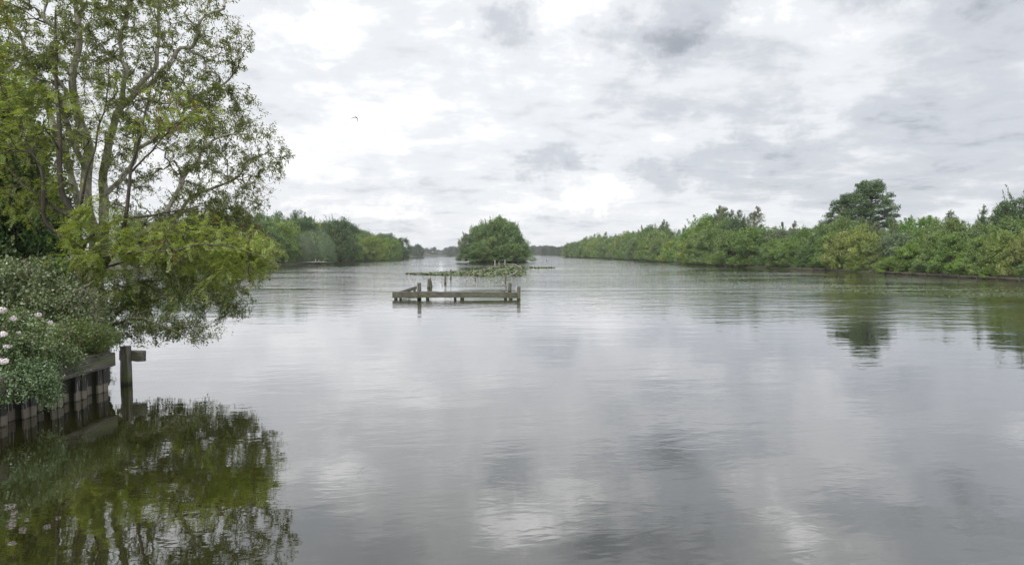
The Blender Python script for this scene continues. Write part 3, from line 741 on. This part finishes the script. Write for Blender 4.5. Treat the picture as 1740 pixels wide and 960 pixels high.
# island trees ----------------------------------------------------------------------
def isl(key, px, D, top, wide, label, var, name='island_tree'): return special(key, px, top, 0, label, wide, name=name, D=D, var=var)
isl('dome', 844, 196, 372, .90, 'tallest rounded tree at the centre of the island', 0)
isl('dome', 822, 194, 381, .78, 'rounded tree left of centre on the island', 1)
isl('dome', 866, 195, 379, .78, 'rounded tree right of centre on the island', 2)
isl('yellow', 830, 188.5, 402, .85, 'brighter green lower tree at the front of the island', 1)
isl('round', 850, 196, 367, .5, 'narrow treetop poking out of the crown of the tallest island tree', 1)
isl('oak', 882, 194, 401, .8, 'dark tree at the right end of the island', 1)
isl('round', 806, 196, 384, .45, 'small ragged crown at the upper left shoulder of the island', 0)
isl('birch', 874, 197, 380, .8, 'feathery crown at the upper right shoulder of the island', 1)
isl('bushg', 798, 193, 396, .95, 'grey green bush at the left end of the island', 0)
isl('bush', 852, 186.5, 417, 1.5, 'mid green bush at the front middle of the island waterline', 1)
isl('bush', 872, 187.5, 414, 1.5, 'mid green bush at the front right of the island waterline', 2)
isl('bush', 812, 187, 413, 1.4, 'mid green bush at the front left of the island waterline', 3)
isl('bush', 893, 193, 425, 1.6, 'low bush trailing over the right tip of the island', 0)
isl('bush', 832, 185.5, 424, 2.0, 'low bush hanging over the island waterline between the front bushes', 2)
isl('bush', 792, 192, 420, 1.2, 'low bush at the left tip of the island', 1)

# board edging on the right bank
edg = empty('bank_edging', (bankR(80), 80, 0)); tag(edg, 'low reddish brown board edging with dark stakes along the right bank waterline', 'bank edging')
Dd = 46.0; k = 0
while Dd < 112:
    a = (bankR(Dd)-.05, Dd, .17); b = (bankR(Dd+3)-.05, Dd+2.98, .17+rr.uniform(-.02, .02))
    beam('edge_board', a, b, .05, .20, M_redwood, edg, seed=k, cuts=3)
    post_obj('stake', a[0]-.10, Dd, -.5, .36+rr.uniform(-.06, .08), .075, M_bark_dark, edg, False, k)
    Dd += 3; k += 1
# jetty on the left shore
Dj = 163; jt = empty('jetty', (wx(536, Dj), Dj, 0)); tag(jt, 'small pale wooden jetty in front of the silvery willows', 'jetty')
xa, xb = wx(526, Dj), wx(554, Dj)
bm = bmesh.new(); box_bm(bm, (0, 0, 0), (xb-xa, 3.0, .14), None, .02); o = bm_obj('deck', bm, M_pale, jt); o.location = Vector(((xa+xb)/2, Dj, .62))-Vector(jt.location)
for i in range(6):
    post_obj('pile', xa+.3+(xb-xa-.6)*i/5, Dj-1.35, -.5, .56, .09, M_woodv, jt, False, i)
post_obj('bollard', wx(538, Dj), Dj-.6, .69, 1.45, .10, M_pale, jt, True, 3); post_obj('bollard', wx(543, Dj), Dj-.4, .69, 1.35, .10, M_pale, jt, True, 4)
wk = empty('walkway', (wx(508, Dj+3), Dj+3, 0)); tag(wk, 'narrow pale plank walkway leading to the jetty along the left shore', 'walkway')
bm = bmesh.new(); box_bm(bm, (0, 0, 0), (wx(526, Dj+3)-wx(492, Dj+3), .9, .16), None, .02); o = bm_obj('deck', bm, M_pale, wk); o.location = (0, 0, .55)
for i in range(4): post_obj('pile', wx(494+i*10, Dj+3), Dj+2.7, -.5, .5, .08, M_woodv, wk, False, i)

# ------------------------------------------------------------------ near trees
def ell(rg, px, py, D, rx, ry, rz, n, shell=.0):
    c = P(px, py, D); v = unit(rg.normal(0, 1, (n, 3))); r = rg.uniform(shell, 1, n)**(1/3.)
    return c + v*r[:, None]*np.array([rx, ry, rz])
class Grower:
    def __init__(s, seed): s.rg = np.random.default_rng(seed); s.P = np.zeros((0, 3)); s.T = np.zeros((0, 3)); s.R = np.zeros(0); s.Lv = np.zeros(0, int); s.paths = []
    def path(s, pts, rad, lvl):
        pts = np.asarray(pts, float); t = unit(np.gradient(pts, axis=0))
        s.P = np.concatenate([s.P, pts]); s.T = np.concatenate([s.T, t]); s.R = np.concatenate([s.R, rad]); s.Lv = np.concatenate([s.Lv, np.full(len(pts), lvl)])
        s.paths.append((pts, np.asarray(rad), lvl))
    def stem(s, pix, r0, r1, lvl=0, n=28, wob=.04):
        """pix: (px, py, D) control points"""
        c = np.array([P(*p) for p in pix]); k = np.linspace(0, len(c)-1, n)
        # Catmull-Rom
        out = []
        for u in k:
            i = min(int(u), len(c)-2); f = u-i; p0, p1, p2, p3 = c[max(i-1, 0)], c[i], c[i+1], c[min(i+2, len(c)-1)]
            out.append(.5*((2*p1)+(-p0+p2)*f+(2*p0-5*p1+4*p2-p3)*f*f+(-p0+3*p1-3*p2+p3)*f**3))
        out = np.array(out); out += s.wob(n, wob); s.path(out, np.linspace(r0, r1, n), lvl)
    def wob(s, n, amp, freq=3.0):
        t = np.linspace(0, 1, n); o = np.zeros((n, 3))
        for k in range(3):
            for h in (1, 2.1): o[:, k] += np.sin(t*2*pi*freq*h*s.rg.uniform(.7, 1.3)+s.rg.uniform(0, 6.28))/h
        env = np.minimum(1, np.minimum(t, 1.0)*4)[:, None]
        return (o-o[0])*amp*env
    def grow(s, targets, lvl, r0, r1, wob, freq, upbias=.6, maxlvl=9, n=None, droop=0, minlen=0):
        order = s.rg.permutation(len(targets))
        for i in order:
            t = targets[i]; m = s.Lv <= maxlvl
            d = t-s.P; L = np.linalg.norm(d, axis=1)+1e-6
            cost = L*(1+upbias*(1-np.sum(d*s.T, axis=1)/L)) + np.where(m, 0, 1e3)
            j = int(np.argmin(cost)); p0 = s.P[j]; len_ = L[j]
            if len_ < minlen: continue
            k = n or int(max(5, min(26, len_/(.07 if lvl < 3 else .06))))
            u = np.linspace(0, 1, k)[:, None]; m0 = s.T[j]*len_*.8; m1 = (t-p0)*.6+np.array([0, 0, -droop])*len_
            pts = (2*u**3-3*u**2+1)*p0+(u**3-2*u**2+u)*m0+(-2*u**3+3*u**2)*t+(u**3-u**2)*m1
            pts = pts + s.wob(k, wob*min(1, len_/.8), freq*max(.4, len_/1.2))
            ra = min(r0, s.R[j]*.75)
            s.path(pts, np.linspace(ra, min(r1, ra), k), lvl)
    def tubes(s, lo, hi, sides): 
        t = Tubes()
        for p, r, l in s.paths:
            if lo <= l <= hi: t.add(p, r, sides if l < 2 else (5 if l == 2 else 3))
        return t
    def nodes(s, lo, hi):
        A = [(p, unit(np.gradient(p, axis=0))) for p, r, l in s.paths if lo <= l <= hi]
        return np.concatenate([a for a, b in A]), np.concatenate([b for a, b in A])
def attach(o, root): o.parent = root; o.location = -Vector(root.location); return o
def exclude(pts, holes):
    m = np.ones(len(pts), bool)
    for px, py, D, rx, ry, rz in holes:
        c = P(px, py, D); q = (pts-c)/np.array([rx, ry, rz]); m &= (q**2).sum(1) > 1
    return pts[m]

# --- contorted willow
g = Grower(101); rg = g.rg; DW = 16.5
base = (163, 575, 15.8)
g.stem([base, (165, 500, DW), (163, 430, DW), (156, 380, DW-.1), (148, 325, DW-.1), (150, 270, DW), (139, 215, DW+.1), (126, 150, DW), (131, 100, DW), (134, 40, DW-.2), (126, -40, DW), (135, -110, DW)], 0.198, 0.039, n=50, wob=.035)
g.stem([(170, 470, DW), (176, 400, DW+.2), (181, 340, DW+.4), (178, 290, DW+.4), (186, 235, DW+.3), (203, 190, DW+.3), (232, 160, DW+.2), (256, 120, DW+.2), (270, 80, DW+.3), (276, 30, DW+.3), (290, -60, DW+.3)], 0.145, 0.028, n=46, wob=.05)
g.stem([(165, 450, DW), (190, 420, DW-.5), (240, 400, DW-1), (275, 375, DW-1.2), (300, 320, DW-1.2), (330, 270, DW-1), (372, 235, DW-1), (420, 235, DW-.8)], 0.099, 0.014, 1, 44, .07)
g.stem([(168, 440, DW), (215, 405, DW+.8), (270, 395, DW+1.2), (320, 345, DW+1.4), (360, 320, DW+1.4), (410, 290, DW+1.2), (455, 262, DW+1)], 0.092, 0.014, 1, 44, .07)
g.stem([(158, 400, DW), (130, 350, DW+.4), (110, 280, DW+.8), (92, 210, DW+.9), (58, 150, DW+1), (40, 90, DW+1), (8, 30, DW+1), (-30, -30, DW+1)], 0.112, 0.028, 1, 44, .06)
g.stem([(148, 300, DW), (120, 230, DW-.8), (100, 150, DW-1), (85, 80, DW-1), (80, 20, DW-1), (90, -50, DW-1)], 0.079, 0.022, 1, 36, .08)
g.stem([(200, 195, DW+.3), (205, 120, DW-.4), (195, 60, DW-.6), (215, 0, DW-.8), (205, -60, DW-.6)], 0.073, 0.022, 1, 34, .09)
g.stem([(232, 160, DW+.2), (290, 110, DW-.6), (330, 60, DW-1), (370, 20, DW-1), (400, -20, DW-1)], 0.066, 0.017, 1, 34, .10)
g.stem([(181, 330, DW+.4), (230, 270, DW+1.6), (280, 220, DW+2), (330, 170, DW+2), (380, 130, DW+1.8), (425, 110, DW+1.6)], 0.073, 0.017, 1, 38, .10)
g.stem([(170, 430, DW), (230, 425, DW-1.4), (300, 440, DW-1.8), (370, 430, DW-1.6), (430, 440, DW-1.4)], 0.066, 0.017, 1, 34, .08)
def wsample(n):
    parts = [ell(rg, 235, 70, DW, 3.15, 2.6, 2.7, int(n*.30)), ell(rg, 345, 270, DW, 2.35, 2.3, 2.3, int(n*.26)), ell(rg, 60, 120, DW, 2.8, 2.4, 3.0, int(n*.16)),
             ell(rg, 350, 430, DW-.3, 2.1, 2.0, 1.45, int(n*.18)), ell(rg, 180, -140, DW, 3.4, 2.6, 2.4, int(n*.10)), ell(rg, 160, 300, DW, 1.8, 2.0, 2.2, int(n*.05))]
    q = np.concatenate(parts)
    q = exclude(q, [(295, 275, DW, .75, 5, .62), (162, 190, DW, .35, 5, .8), (262, 330, DW, .5, 5, .35), (145, 60, DW, .3, 5, .4)])
    return q[q[:, 2] > .9]
g.grow(wsample(110), 1, .042, .012, .075, 3.0, .7, 1)
g.grow(wsample(650), 2, .020, .006, .060, 3.2, .6, 1)
g.grow(wsample(3000), 3, .009, .003, .045, 3.2, .5, 2)
ww = empty('contorted_willow', P(*base)*[1, 1, 0]+[0, 0, .6]); tag(ww, 'tall contorted willow with pale grey twin stems and corkscrew branches on the left bank', 'tree')
attach(link('trunk', g.tubes(0, 0, 12).mesh('trunk'), M_bark_grey), ww)
attach(link('branches', g.tubes(1, 1, 7).mesh('branches'), M_bark_grey), ww)
attach(link('twigs', g.tubes(2, 3, 5).mesh('twigs'), M_twig), ww)
def scatter_leaves(rg, g, lo, hi, n, L, asp, droop=.3, spread=.03, clump=None):
    pp, tt = g.nodes(lo, hi); 
    if clump is not None:
        # clumpy: pick nodes with probability from low-frequency noise
        w = np.ones(len(pp)); 
        cs = pp[rg.integers(0, len(pp), clump)]; amp = rg.uniform(-.8, 1.6, clump)
        for c, a in zip(cs, amp): w += a*np.exp(-((pp-c)**2).sum(1)/(.55**2))
        w = np.clip(w, .05, None); w /= w.sum(); i = rg.choice(len(pp), n, p=w)
    else: i = rg.integers(0, len(pp), n)
    pos = pp[i]+rg.normal(0, spread, (n, 3)); ax = unit(tt[i]*.6+rg.normal(0, .65, (n, 3))+np.array([0, 0, -droop]))
    nn = unit(rg.normal(0, .7, (n, 3))+np.array([0, 0, 1.0])); l = L*rg.uniform(.6, 1.3, n)
    return leaf_quads(pos, ax, nn, l, l*asp), pos
Q, pos = scatter_leaves(rg, g, 2, 3, 125000, .092, .30, .45, .035, 220)
attach(link('foliage', quad_mesh('foliage', Q, rg.uniform(0, 1, len(Q))), L_willow), ww)

# --- feathery ash with straight thin stems, in front of the willow
def pinnate(rg, pos, ax, nl=6, rach=.22, L=.062, asp=.34):
    """compound leaves: leaflets in pairs along a drooping rachis"""
    n = len(pos); ax = unit(ax); out = []
    side = unit(np.cross(ax, np.array([0, 0, 1.0])+rg.normal(0, .25, (n, 3)))); nn = np.cross(side, ax)
    rl = rach*rg.uniform(.7, 1.25, (n, 1))
    for k in range(nl):
        s = (k+1)/nl; c = pos+ax*rl*s+np.array([0, 0, -.06])*s**2*rl/.22
        for sg in (-1, 1):
            d = unit(side*sg+ax*.55+np.array([0, 0, -.2])+rg.normal(0, .12, (n, 3)))
            out.append(leaf_quads(c, d, nn+rg.normal(0, .2, (n, 3)), L*(1-.3*abs(s-.45)), L*asp))
    out.append(leaf_quads(pos+ax*rl+np.array([0, 0, -.06])*rl/.22, ax, nn, L, L*asp))
    return np.concatenate(out)
a = Grower(202); rg = a.rg; DA = 15.0
ab = (128, 590, DA)
a.stem([ab, (140, 500, DA), (132, 420, DA), (128, 370, DA-.1), (106, 325, DA-.2), (100, 240, DA-.2), (96, 160, DA), (98, 90, DA), (92, 20, DA)], .11, .02, n=40, wob=.02)
a.stem([(140, 500, DA), (200, 420, DA-.2), (216, 350, DA-.3), (224, 290, DA-.3), (236, 240, DA-.3), (252, 175, DA-.3), (262, 120, DA-.3)], .06, .012, 0, n=36, wob=.012)
a.stem([(224, 292, DA-.3), (262, 250, DA-.5), (300, 212, DA-.6), (335, 190, DA-.7)], .03, .008, 1, n=24, wob=.012)
a.stem([(132, 420, DA), (80, 380, DA-.3), (70, 300, DA-.5), (40, 230, DA-.6), (10, 170, DA-.7)], .06, .015, 1, n=30, wob=.02)
a.stem([(128, 372, DA), (60, 330, DA+.6), (10, 280, DA+.8), (-40, 220, DA+.9)], .06, .015, 1, n=30, wob=.02)
a.stem([(136, 450, DA), (200, 430, DA-.9), (280, 425, DA-1.3), (350, 415, DA-1.3), (420, 425, DA-1.2), (470, 450, DA-1)], .042, .007, 1, n=34, wob=.02)
a.stem([(138, 460, DA), (210, 445, DA+.4), (290, 400, DA+.9), (360, 375, DA+1), (430, 380, DA+1), (465, 400, DA+1)], .04, .007, 1, n=34, wob=.02)
a.stem([(132, 430, DA), (170, 390, DA+.3), (230, 370, DA+.3), (300, 360, DA+.2), (350, 350, DA)], .05, .010, 1, n=30, wob=.02)
a.stem([(130, 400, DA), (140, 330, DA-.5), (160, 250, DA-.6), (180, 170, DA-.5), (186, 110, DA-.5)], .04, .010, 1, n=30, wob=.015)
def asample(n):
    parts = [ell(rg, 10, 250, DA, 1.7, 1.7, 2.4, int(n*.30)), ell(rg, 330, 410, DA-.2, 2.15, 1.6, .72, int(n*.24)), ell(rg, 415, 440, DA-.5, .75, .9, .6, int(n*.09)),
             ell(rg, 190, 425, DA-.2, 1.4, 1.4, .8, int(n*.10)), ell(rg, 160, 380, DA-.5, .8, .6, 1.3, int(n*.10)), ell(rg, 330, 490, DA-.2, 1.4, 1.1, .45, int(n*.05)), ell(rg, 200, 500, DA-.2, 1.0, 1.0, .6, int(n*.05)), ell(rg, 130, 200, DA, 1.8, 1.4, 1.9, int(n*.13)), ell(rg, 300, 200, DA-.5, 1.2, .9, .9, int(n*.06)), ell(rg, -10, 60, DA, 1.4, 1.4, 1.4, int(n*.08))]
    q = np.concatenate(parts); q = exclude(q, [(290, 285, DA, .6, 5, .45), (150, 330, DA, .3, 5, .5), (140, 130, DA, .3, 5, .5)]); return q[q[:, 2] > 1.0]
a.grow(asample(70), 1, .03, .010, .02, 1.2, .7, 1)
a.grow(asample(380), 2, .012, .004, .015, 1.2, .6, 1)
a.grow(asample(900), 3, .006, .003, .01, 1.2, .5, 2)
at_ = empty('ash_tree', P(*ab)*[1, 1, 0]+[0, 0, .6]); tag(at_, 'yellow green feathery-leaved ash with thin straight dark stems in front of the contorted willow', 'tree')
attach(link('trunk', a.tubes(0, 0, 9).mesh('trunk'), M_bark_dark), at_)
attach(link('branches', a.tubes(1, 3, 6).mesh('branches'), M_bark_dark), at_)
pp, tt = a.nodes(2, 3); n = 8200
w = np.ones(len(pp)); cs = pp[rg.integers(0, len(pp), 110)]
for c in cs: w += rg.uniform(-.8, 2.6)*np.exp(-((pp-c)**2).sum(1)/(.5**2))
w = np.clip(w, .05, None); w /= w.sum(); i = rg.choice(len(pp), n, p=w)
ax = unit(tt[i]*.5+rg.normal(0, .6, (n, 3))*[1, 1, .5]+[0, 0, -.25]); Q = pinnate(rg, pp[i]+rg.normal(0, .02, (n, 3)), ax)
cl = np.tile(rg.uniform(0, 1, n), 13)*.6+rg.uniform(0, .4, len(Q))
attach(link('foliage', quad_mesh('foliage', Q, cl), L_ash), at_)
# a few turning sprays
cs = [P(*q) for q in ((432, 345, DA), (440, 395, DA), (270, 215, DA-.3), (120, 425, DA-.3), (105, 420, DA-.4), (250, 225, DA), (420, 280, DA), (400, 470, DA-.5), (300, 410, DA-1), (50, 60, DA))]
idx = np.concatenate([np.argsort(((pp-c)**2).sum(1))[:300][rg.integers(0, 300, 16)] for c in cs]); n = len(idx)
Q = pinnate(rg, pp[idx], unit(rg.normal(0, .6, (n, 3))+[0, 0, -.2]))
attach(link('turning_foliage', quad_mesh('turning_foliage', Q, rg.uniform(0, 1, len(Q))), L_rust), at_)

# --- generic leafy shrub from sampled targets
def leafy(seed, name, label, basepx, stems, samples, counts, nleaf, L, asp, mat, droop=.3, wobs=(.04, .03, .02), spread=.05, bark=M_twig, cat='bush', dr=.3, zmin=.1, clump=None, hug=None):
    g = Grower(seed); rg = g.rg
    for st, r0, r1 in stems: g.stem(st, r0, r1, 0, 24, .02)
    def smp(n):
        q = np.concatenate([ell(rg, *e[:6], int(n*e[6])+1) for e in samples]); return q[q[:, 2] > zmin]
    g.grow(smp(counts[0]), 1, .02, .008, wobs[0], 1.5, .5, 0, droop=dr)
    g.grow(smp(counts[1]), 2, .009, .004, wobs[1], 1.5, .5, 1, droop=dr)
    g.grow(smp(counts[2]), 3, .005, .002, wobs[2], 1.5, .4, 2, droop=dr)
    root = empty(name, P(*basepx)*[1, 1, 0]+[0, 0, .6]); tag(root, label, cat)
    attach(link('branches', g.tubes(0, 3, 6).mesh('branches'), bark), root)
    Q, pos = scatter_leaves(rg, g, 2, 3, nleaf, L, asp, droop, spread, clump)
    k = Q[:, :, 2].min(1) > .02; Q = Q[k]
    t = rg.uniform(0, 1, len(Q))*.6+.4*(.5+.5*np.sin(pos[k, 0]*3.1)*np.cos(pos[k, 2]*4.3+pos[k, 1]*2))
    attach(link('foliage', quad_mesh('foliage', Q, np.clip(t, 0, 1)), mat), root)
    return root, g
# overhanging dark shrub reaching out over the water under the ash
leafy(303, 'overhanging_shrub', 'leafy green shrub drooping out over the water past the mooring post', (175, 600, 15),
      [([(170, 600, 15), (200, 530, 14.8), (260, 500, 14.6), (330, 505, 14.6), (400, 530, 14.8)], .05, .008), ([(170, 600, 15), (190, 520, 15.2), (240, 480, 15.4), (310, 480, 15.5), (370, 500, 15.6)], .05, .008),
       ([(165, 600, 15), (180, 560, 14.2), (230, 540, 13.9), (290, 560, 13.8), (340, 590, 13.8)], .04, .006), ([(165, 600, 15), (140, 540, 14.4), (120, 500, 14.2), (90, 480, 14.2)], .04, .008)],
      [(290, 500, 14.8, 1.75, 1.0, .50, .36), (190, 505, 14.6, 1.1, 1.2, .75, .24), (250, 560, 14.2, .95, .7, .42, .18), (340, 560, 14.3, .75, .6, .38, .12), (400, 520, 15, .50, .6, .40, .10)], (46, 200, 620), 26000, .056, .48, L_over, .8, clump=200, zmin=.40, dr=.9, wobs=(.05, .05, .03))
# dense shrub behind, on the bank
leafy(304, 'grey_green_shrub', 'dense grey green shrub on the left bank behind the flowering bush', (60, 560, 13.4),
      [([(60, 580, 13.4), (60, 520, 13.4), (50, 470, 13.4), (40, 440, 13.4)], .06, .02), ([(80, 580, 13.4), (110, 520, 13.2), (140, 490, 13), (160, 480, 13)], .05, .02), ([(30, 580, 13.4), (10, 520, 13.2), (-20, 480, 13)], .05, .02)],
      [(50, 500, 13.4, 1.25, .9, .85, .5), (130, 540, 13.2, .8, .9, .75, .3), (-20, 490, 13.2, .9, .8, .8, .2)], (50, 260, 800), 27000, .064, .5, L_bush, .3, clump=60, zmin=.7)
# flowering bush on the bank edge
fb, gfb = leafy(305, 'flowering_bush', 'leafy bush with pale pink and white flower heads at the left edge', (10, 640, 10.6),
      [([(10, 680, 10.6), (20, 620, 10.6), (30, 570, 10.6), (40, 530, 10.6)], .04, .01), ([(10, 680, 10.6), (-30, 610, 10.6), (-40, 540, 10.6)], .04, .01), ([(10, 680, 10.6), (70, 630, 10.8), (100, 590, 10.9), (120, 560, 11)], .04, .01)],
      [(15, 590, 10.5, .85, .75, .70, .5), (95, 615, 11, .45, .5, .36, .22), (-50, 580, 10.2, .7, .7, .7, .2)], (40, 220, 700), 26000, .050, .55, L_bush, .3, clump=60, zmin=.8)
# trailing creeper over the wall
leafy(306, 'trailing_creeper', 'pale green creeper trailing from the bank down over the sheet pile wall', (70, 640, 10.7),
      [([(60, 620, 10.8), (70, 640, 10.35), (85, 665, 10.15), (88, 695, 10.1)], .015, .004), ([(30, 620, 10.6), (40, 650, 10.1), (45, 675, 9.9)], .015, .004), ([(100, 620, 11.2), (130, 630, 11.2), (140, 645, 11.1)], .012, .003),
       ([(10, 640, 10.2), (10, 670, 9.7), (0, 690, 9.5)], .012, .003)],
      [(50, 640, 10.2, .50, .35, .33, .5), (85, 665, 10.2, .20, .15, .33, .16), (10, 655, 9.8, .45, .3, .30, .30), (135, 625, 11.2, .28, .25, .15, .10)], (30, 150, 420), 9000, .046, .55, L_bush, .5, clump=30, zmin=.16, dr=.8)
leafy(307, 'bank_bramble', 'dark bramble tangle on the bank behind the cap beam', (130, 600, 11.9),
      [([(120, 620, 12), (125, 590, 11.9), (130, 560, 11.9)], .03, .01), ([(120, 620, 12), (150, 590, 12.1), (180, 575, 12.4)], .03, .01), ([(110, 620, 12), (90, 590, 11.6), (80, 570, 11.5)], .03, .01)],
      [(135, 575, 11.9, .75, .6, .42, .7), (180, 575, 12.6, .35, .4, .28, .3)], (30, 160, 500), 13000, .045, .5, L_over, .3, clump=40, zmin=.8)
# flower heads
M_fl, out = mat_begin('flower_petals')
at = N('ShaderNodeAttribute'); at.attribute_name = 'rnd'
dfl = N('ShaderNodeBsdfDiffuse'); setin(dfl.inputs['Color'], MIXC(at.outputs['Fac'], (.50, .38, .44, 1), (.78, .74, .74, 1))); nt.links.new(dfl.outputs[0], out.inputs[0])
rf = np.random.default_rng(9)
for (px, py, D, s) in ((4, 527, 9.7, .09), (22, 540, 9.8, .09), (62, 531, 10.0, .07), (88, 550, 10.1, .05), (5, 568, 9.5, .11), (14, 591, 9.5, .07), (4, 612, 9.3, .10), (30, 566, 9.7, .05)):
    s *= rf.uniform(.5, .85); c = P(px, py, D)+rf.normal(0, .015, 3); n = 60; v = unit(rf.normal(0, 1, (n, 3))); p = c+v*s*np.array([1, 1, .65])*rf.uniform(.85, 1, (n, 1))
    Q = leaf_quads(p, np.cross(v, rf.normal(0, 1, (n, 3))), v, s*.50, s*.40)
    attach(link('flower_head', quad_mesh('flower_head', Q, np.clip(rf.uniform(0, .4)+rf.uniform(0, .7, n), 0, 1)), M_fl), fb)
# dark dense trees behind at the far left, near the bank
def neartree(px, top, D, H0, wide, label, seed, style='round', mat=None, n=30000, ls=.16):
    z0 = .75; H = CAMZ+(HOR-top)/F*D-z0
    c, t = tree_mesh(style, seed, H, wide, 150, n, ls, base=.02)
    root = empty('leafy_tree', (wx(px, D), D, z0)); tag(root, label, 'tree')
    link('crown', c, mat, root); link('trunk', t, M_bark_dark, root)
neartree(-60, 60, 20.5, 0, 3.2, 'dense dark green tree filling the left edge behind the ash', 401, 'round', L_dark, 34000, .15)
neartree(-20, 130, 18.2, 0, 2.2, 'dark green tree in front of the dense left edge tree', 404, 'bush', L_dark, 42000, .13)
neartree(45, 330, 18.4, 0, 1.5, 'squat dark tree filling the gap beside the willow trunk', 405, 'bush', L_dark, 26000, .11)
neartree(20, 250, 19.0, 0, 2.1, 'smaller dark hedge tree left of the willow trunk', 402, 'round', L_dark, 22000, .13)
neartree(95, 440, 17.0, 0, 1.1, 'low dark bush at the foot of the willow trunk', 403, 'bush', L_dark, 9000, .10)
# grass on the near bank
rgg = np.random.default_rng(17); n = 9000
gx = rgg.uniform(-15, -9.0, n); gy = rgg.uniform(7.5, 16.5, n); k = gx < np.interp(gy, [12.1, 12.5, 14.0, 15.6, 16.8], [-9.1, -9.95, -10.5, -11.2, -12.7]); gx, gy = gx[k], gy[k]; n = len(gx)
pos = np.stack([gx, gy, np.full(n, .62)], 1); L = rgg.uniform(.12, .34, n)
Q = leaf_quads(pos, rgg.normal(0, .3, (n, 3))+[0, 0, 1], rgg.normal(0, 1, (n, 3))*[1, 1, .1], L, .022)
tag(link('grass', quad_mesh('grass', Q, rgg.uniform(0, 1, n)), L_mid), 'long green grass growing on the near left bank', 'grass', kind='stuff')

# ------------------------------------------------------------------ bird
def bird():
    B = P(603.5, 200.5, 38); s = .036*1.02
    # wing line in image-like plane (x right, z up) with real sweep in y; in 'pixels' relative to the body
    line = [(-7.6, -1.9, 1.2, .18), (-5.6, -.9, .6, .5), (-3.2, .5, .2, .85), (-1.0, 1.0, 0, 1.05), (1.2, .9, 0, 1.25), (2.8, .1, 0, 1.3), (3.8, -1.4, .3, 1.1), (4.1, -3.2, .8, .85), (3.9, -5.0, 1.3, .5), (3.5, -6.6, 1.8, .15)]
    bm = bmesh.new(); rings = []
    n = len(line)
    for i, (x, z, y, c) in enumerate(line):
        a = Vector((line[max(i-1, 0)][0], 0, line[max(i-1, 0)][1])); b = Vector((line[min(i+1, n-1)][0], 0, line[min(i+1, n-1)][1])); t = (b-a).normalized(); up = Vector((-t.z, 0, t.x))
        ring = []
        body = max(0, 1-abs(i-4.5)/1.8)
        for k in range(8):
            an = 2*pi*k/8; v = up*(cos(an)*(.48+.55*body)*(.5+.5*c)) + Vector((0, 1, 0))*(sin(an)*(1.1*c+1.4*body))
            ring.append(bm.verts.new((Vector((x, y, z))+v)*s))
        rings.append(ring)
    for a, b in zip(rings[:-1], rings[1:]):
        for k in range(8): bm.faces.new((a[k], a[(k+1) % 8], b[(k+1) % 8], b[k]))
    bm.faces.new(rings[0]); bm.faces.new(rings[-1][::-1])
    # head and forked tail as lofts through the body along y
    def loft(pts):
        rs = []
        for (x, y, z, r) in pts:
            rs.append([bm.verts.new(Vector((x+cos(2*pi*k/8)*r, y, z+sin(2*pi*k/8)*r))*s) for k in range(8)])
        for a, b in zip(rs[:-1], rs[1:]):
            for k in range(8): bm.faces.new((a[k], a[(k+1) % 8], b[(k+1) % 8], b[k]))
        bm.faces.new(rs[0]); bm.faces.new(rs[-1][::-1])
    loft([(2.2, -3.4, -.2, .05), (2.2, -2.9, 0, .45), (2.1, -2.0, .2, .7), (2.0, 0, .3, .85), (1.8, 2.2, .3, .5), (1.8, 3.4, .3, .25), (2.3, 4.9, .3, .06)])
    loft([(1.8, 2.6, .3, .3), (1.4, 3.6, .3, .2), (.9, 4.9, .3, .06)])
    o = bm_obj('bird', bm, noisemat('dark_feathers', (.015, .014, .014), (.04, .035, .035), (30, 30, 30)))
    for p in o.data.polygons: p.use_smooth = True
    o.location = [float(v) for v in B]; tag(o, 'small dark bird in flight with arched drooping wings against the clouds', 'bird')
bird()

# ------------------------------------------------------------------ haze
HAZE = True
if HAZE:
    m, out = mat_begin('haze_air'); v = N('ShaderNodeVolumePrincipled')
    v.inputs['Color'].default_value = (.93, .96, 1.0, 1); v.inputs['Density'].default_value = .0002; v.inputs['Anisotropy'].default_value = .2
    nt.links.new(v.outputs[0], out.inputs['Volume'])
    bm = bmesh.new(); box_bm(bm, (0, 815, 13.5), (3600, 1950, 29), None, 0)
    o = bm_obj('haze', bm, m); tag(o, 'faint pale haze over the lake', 'haze', kind='stuff')
print('trees', CNT[0])
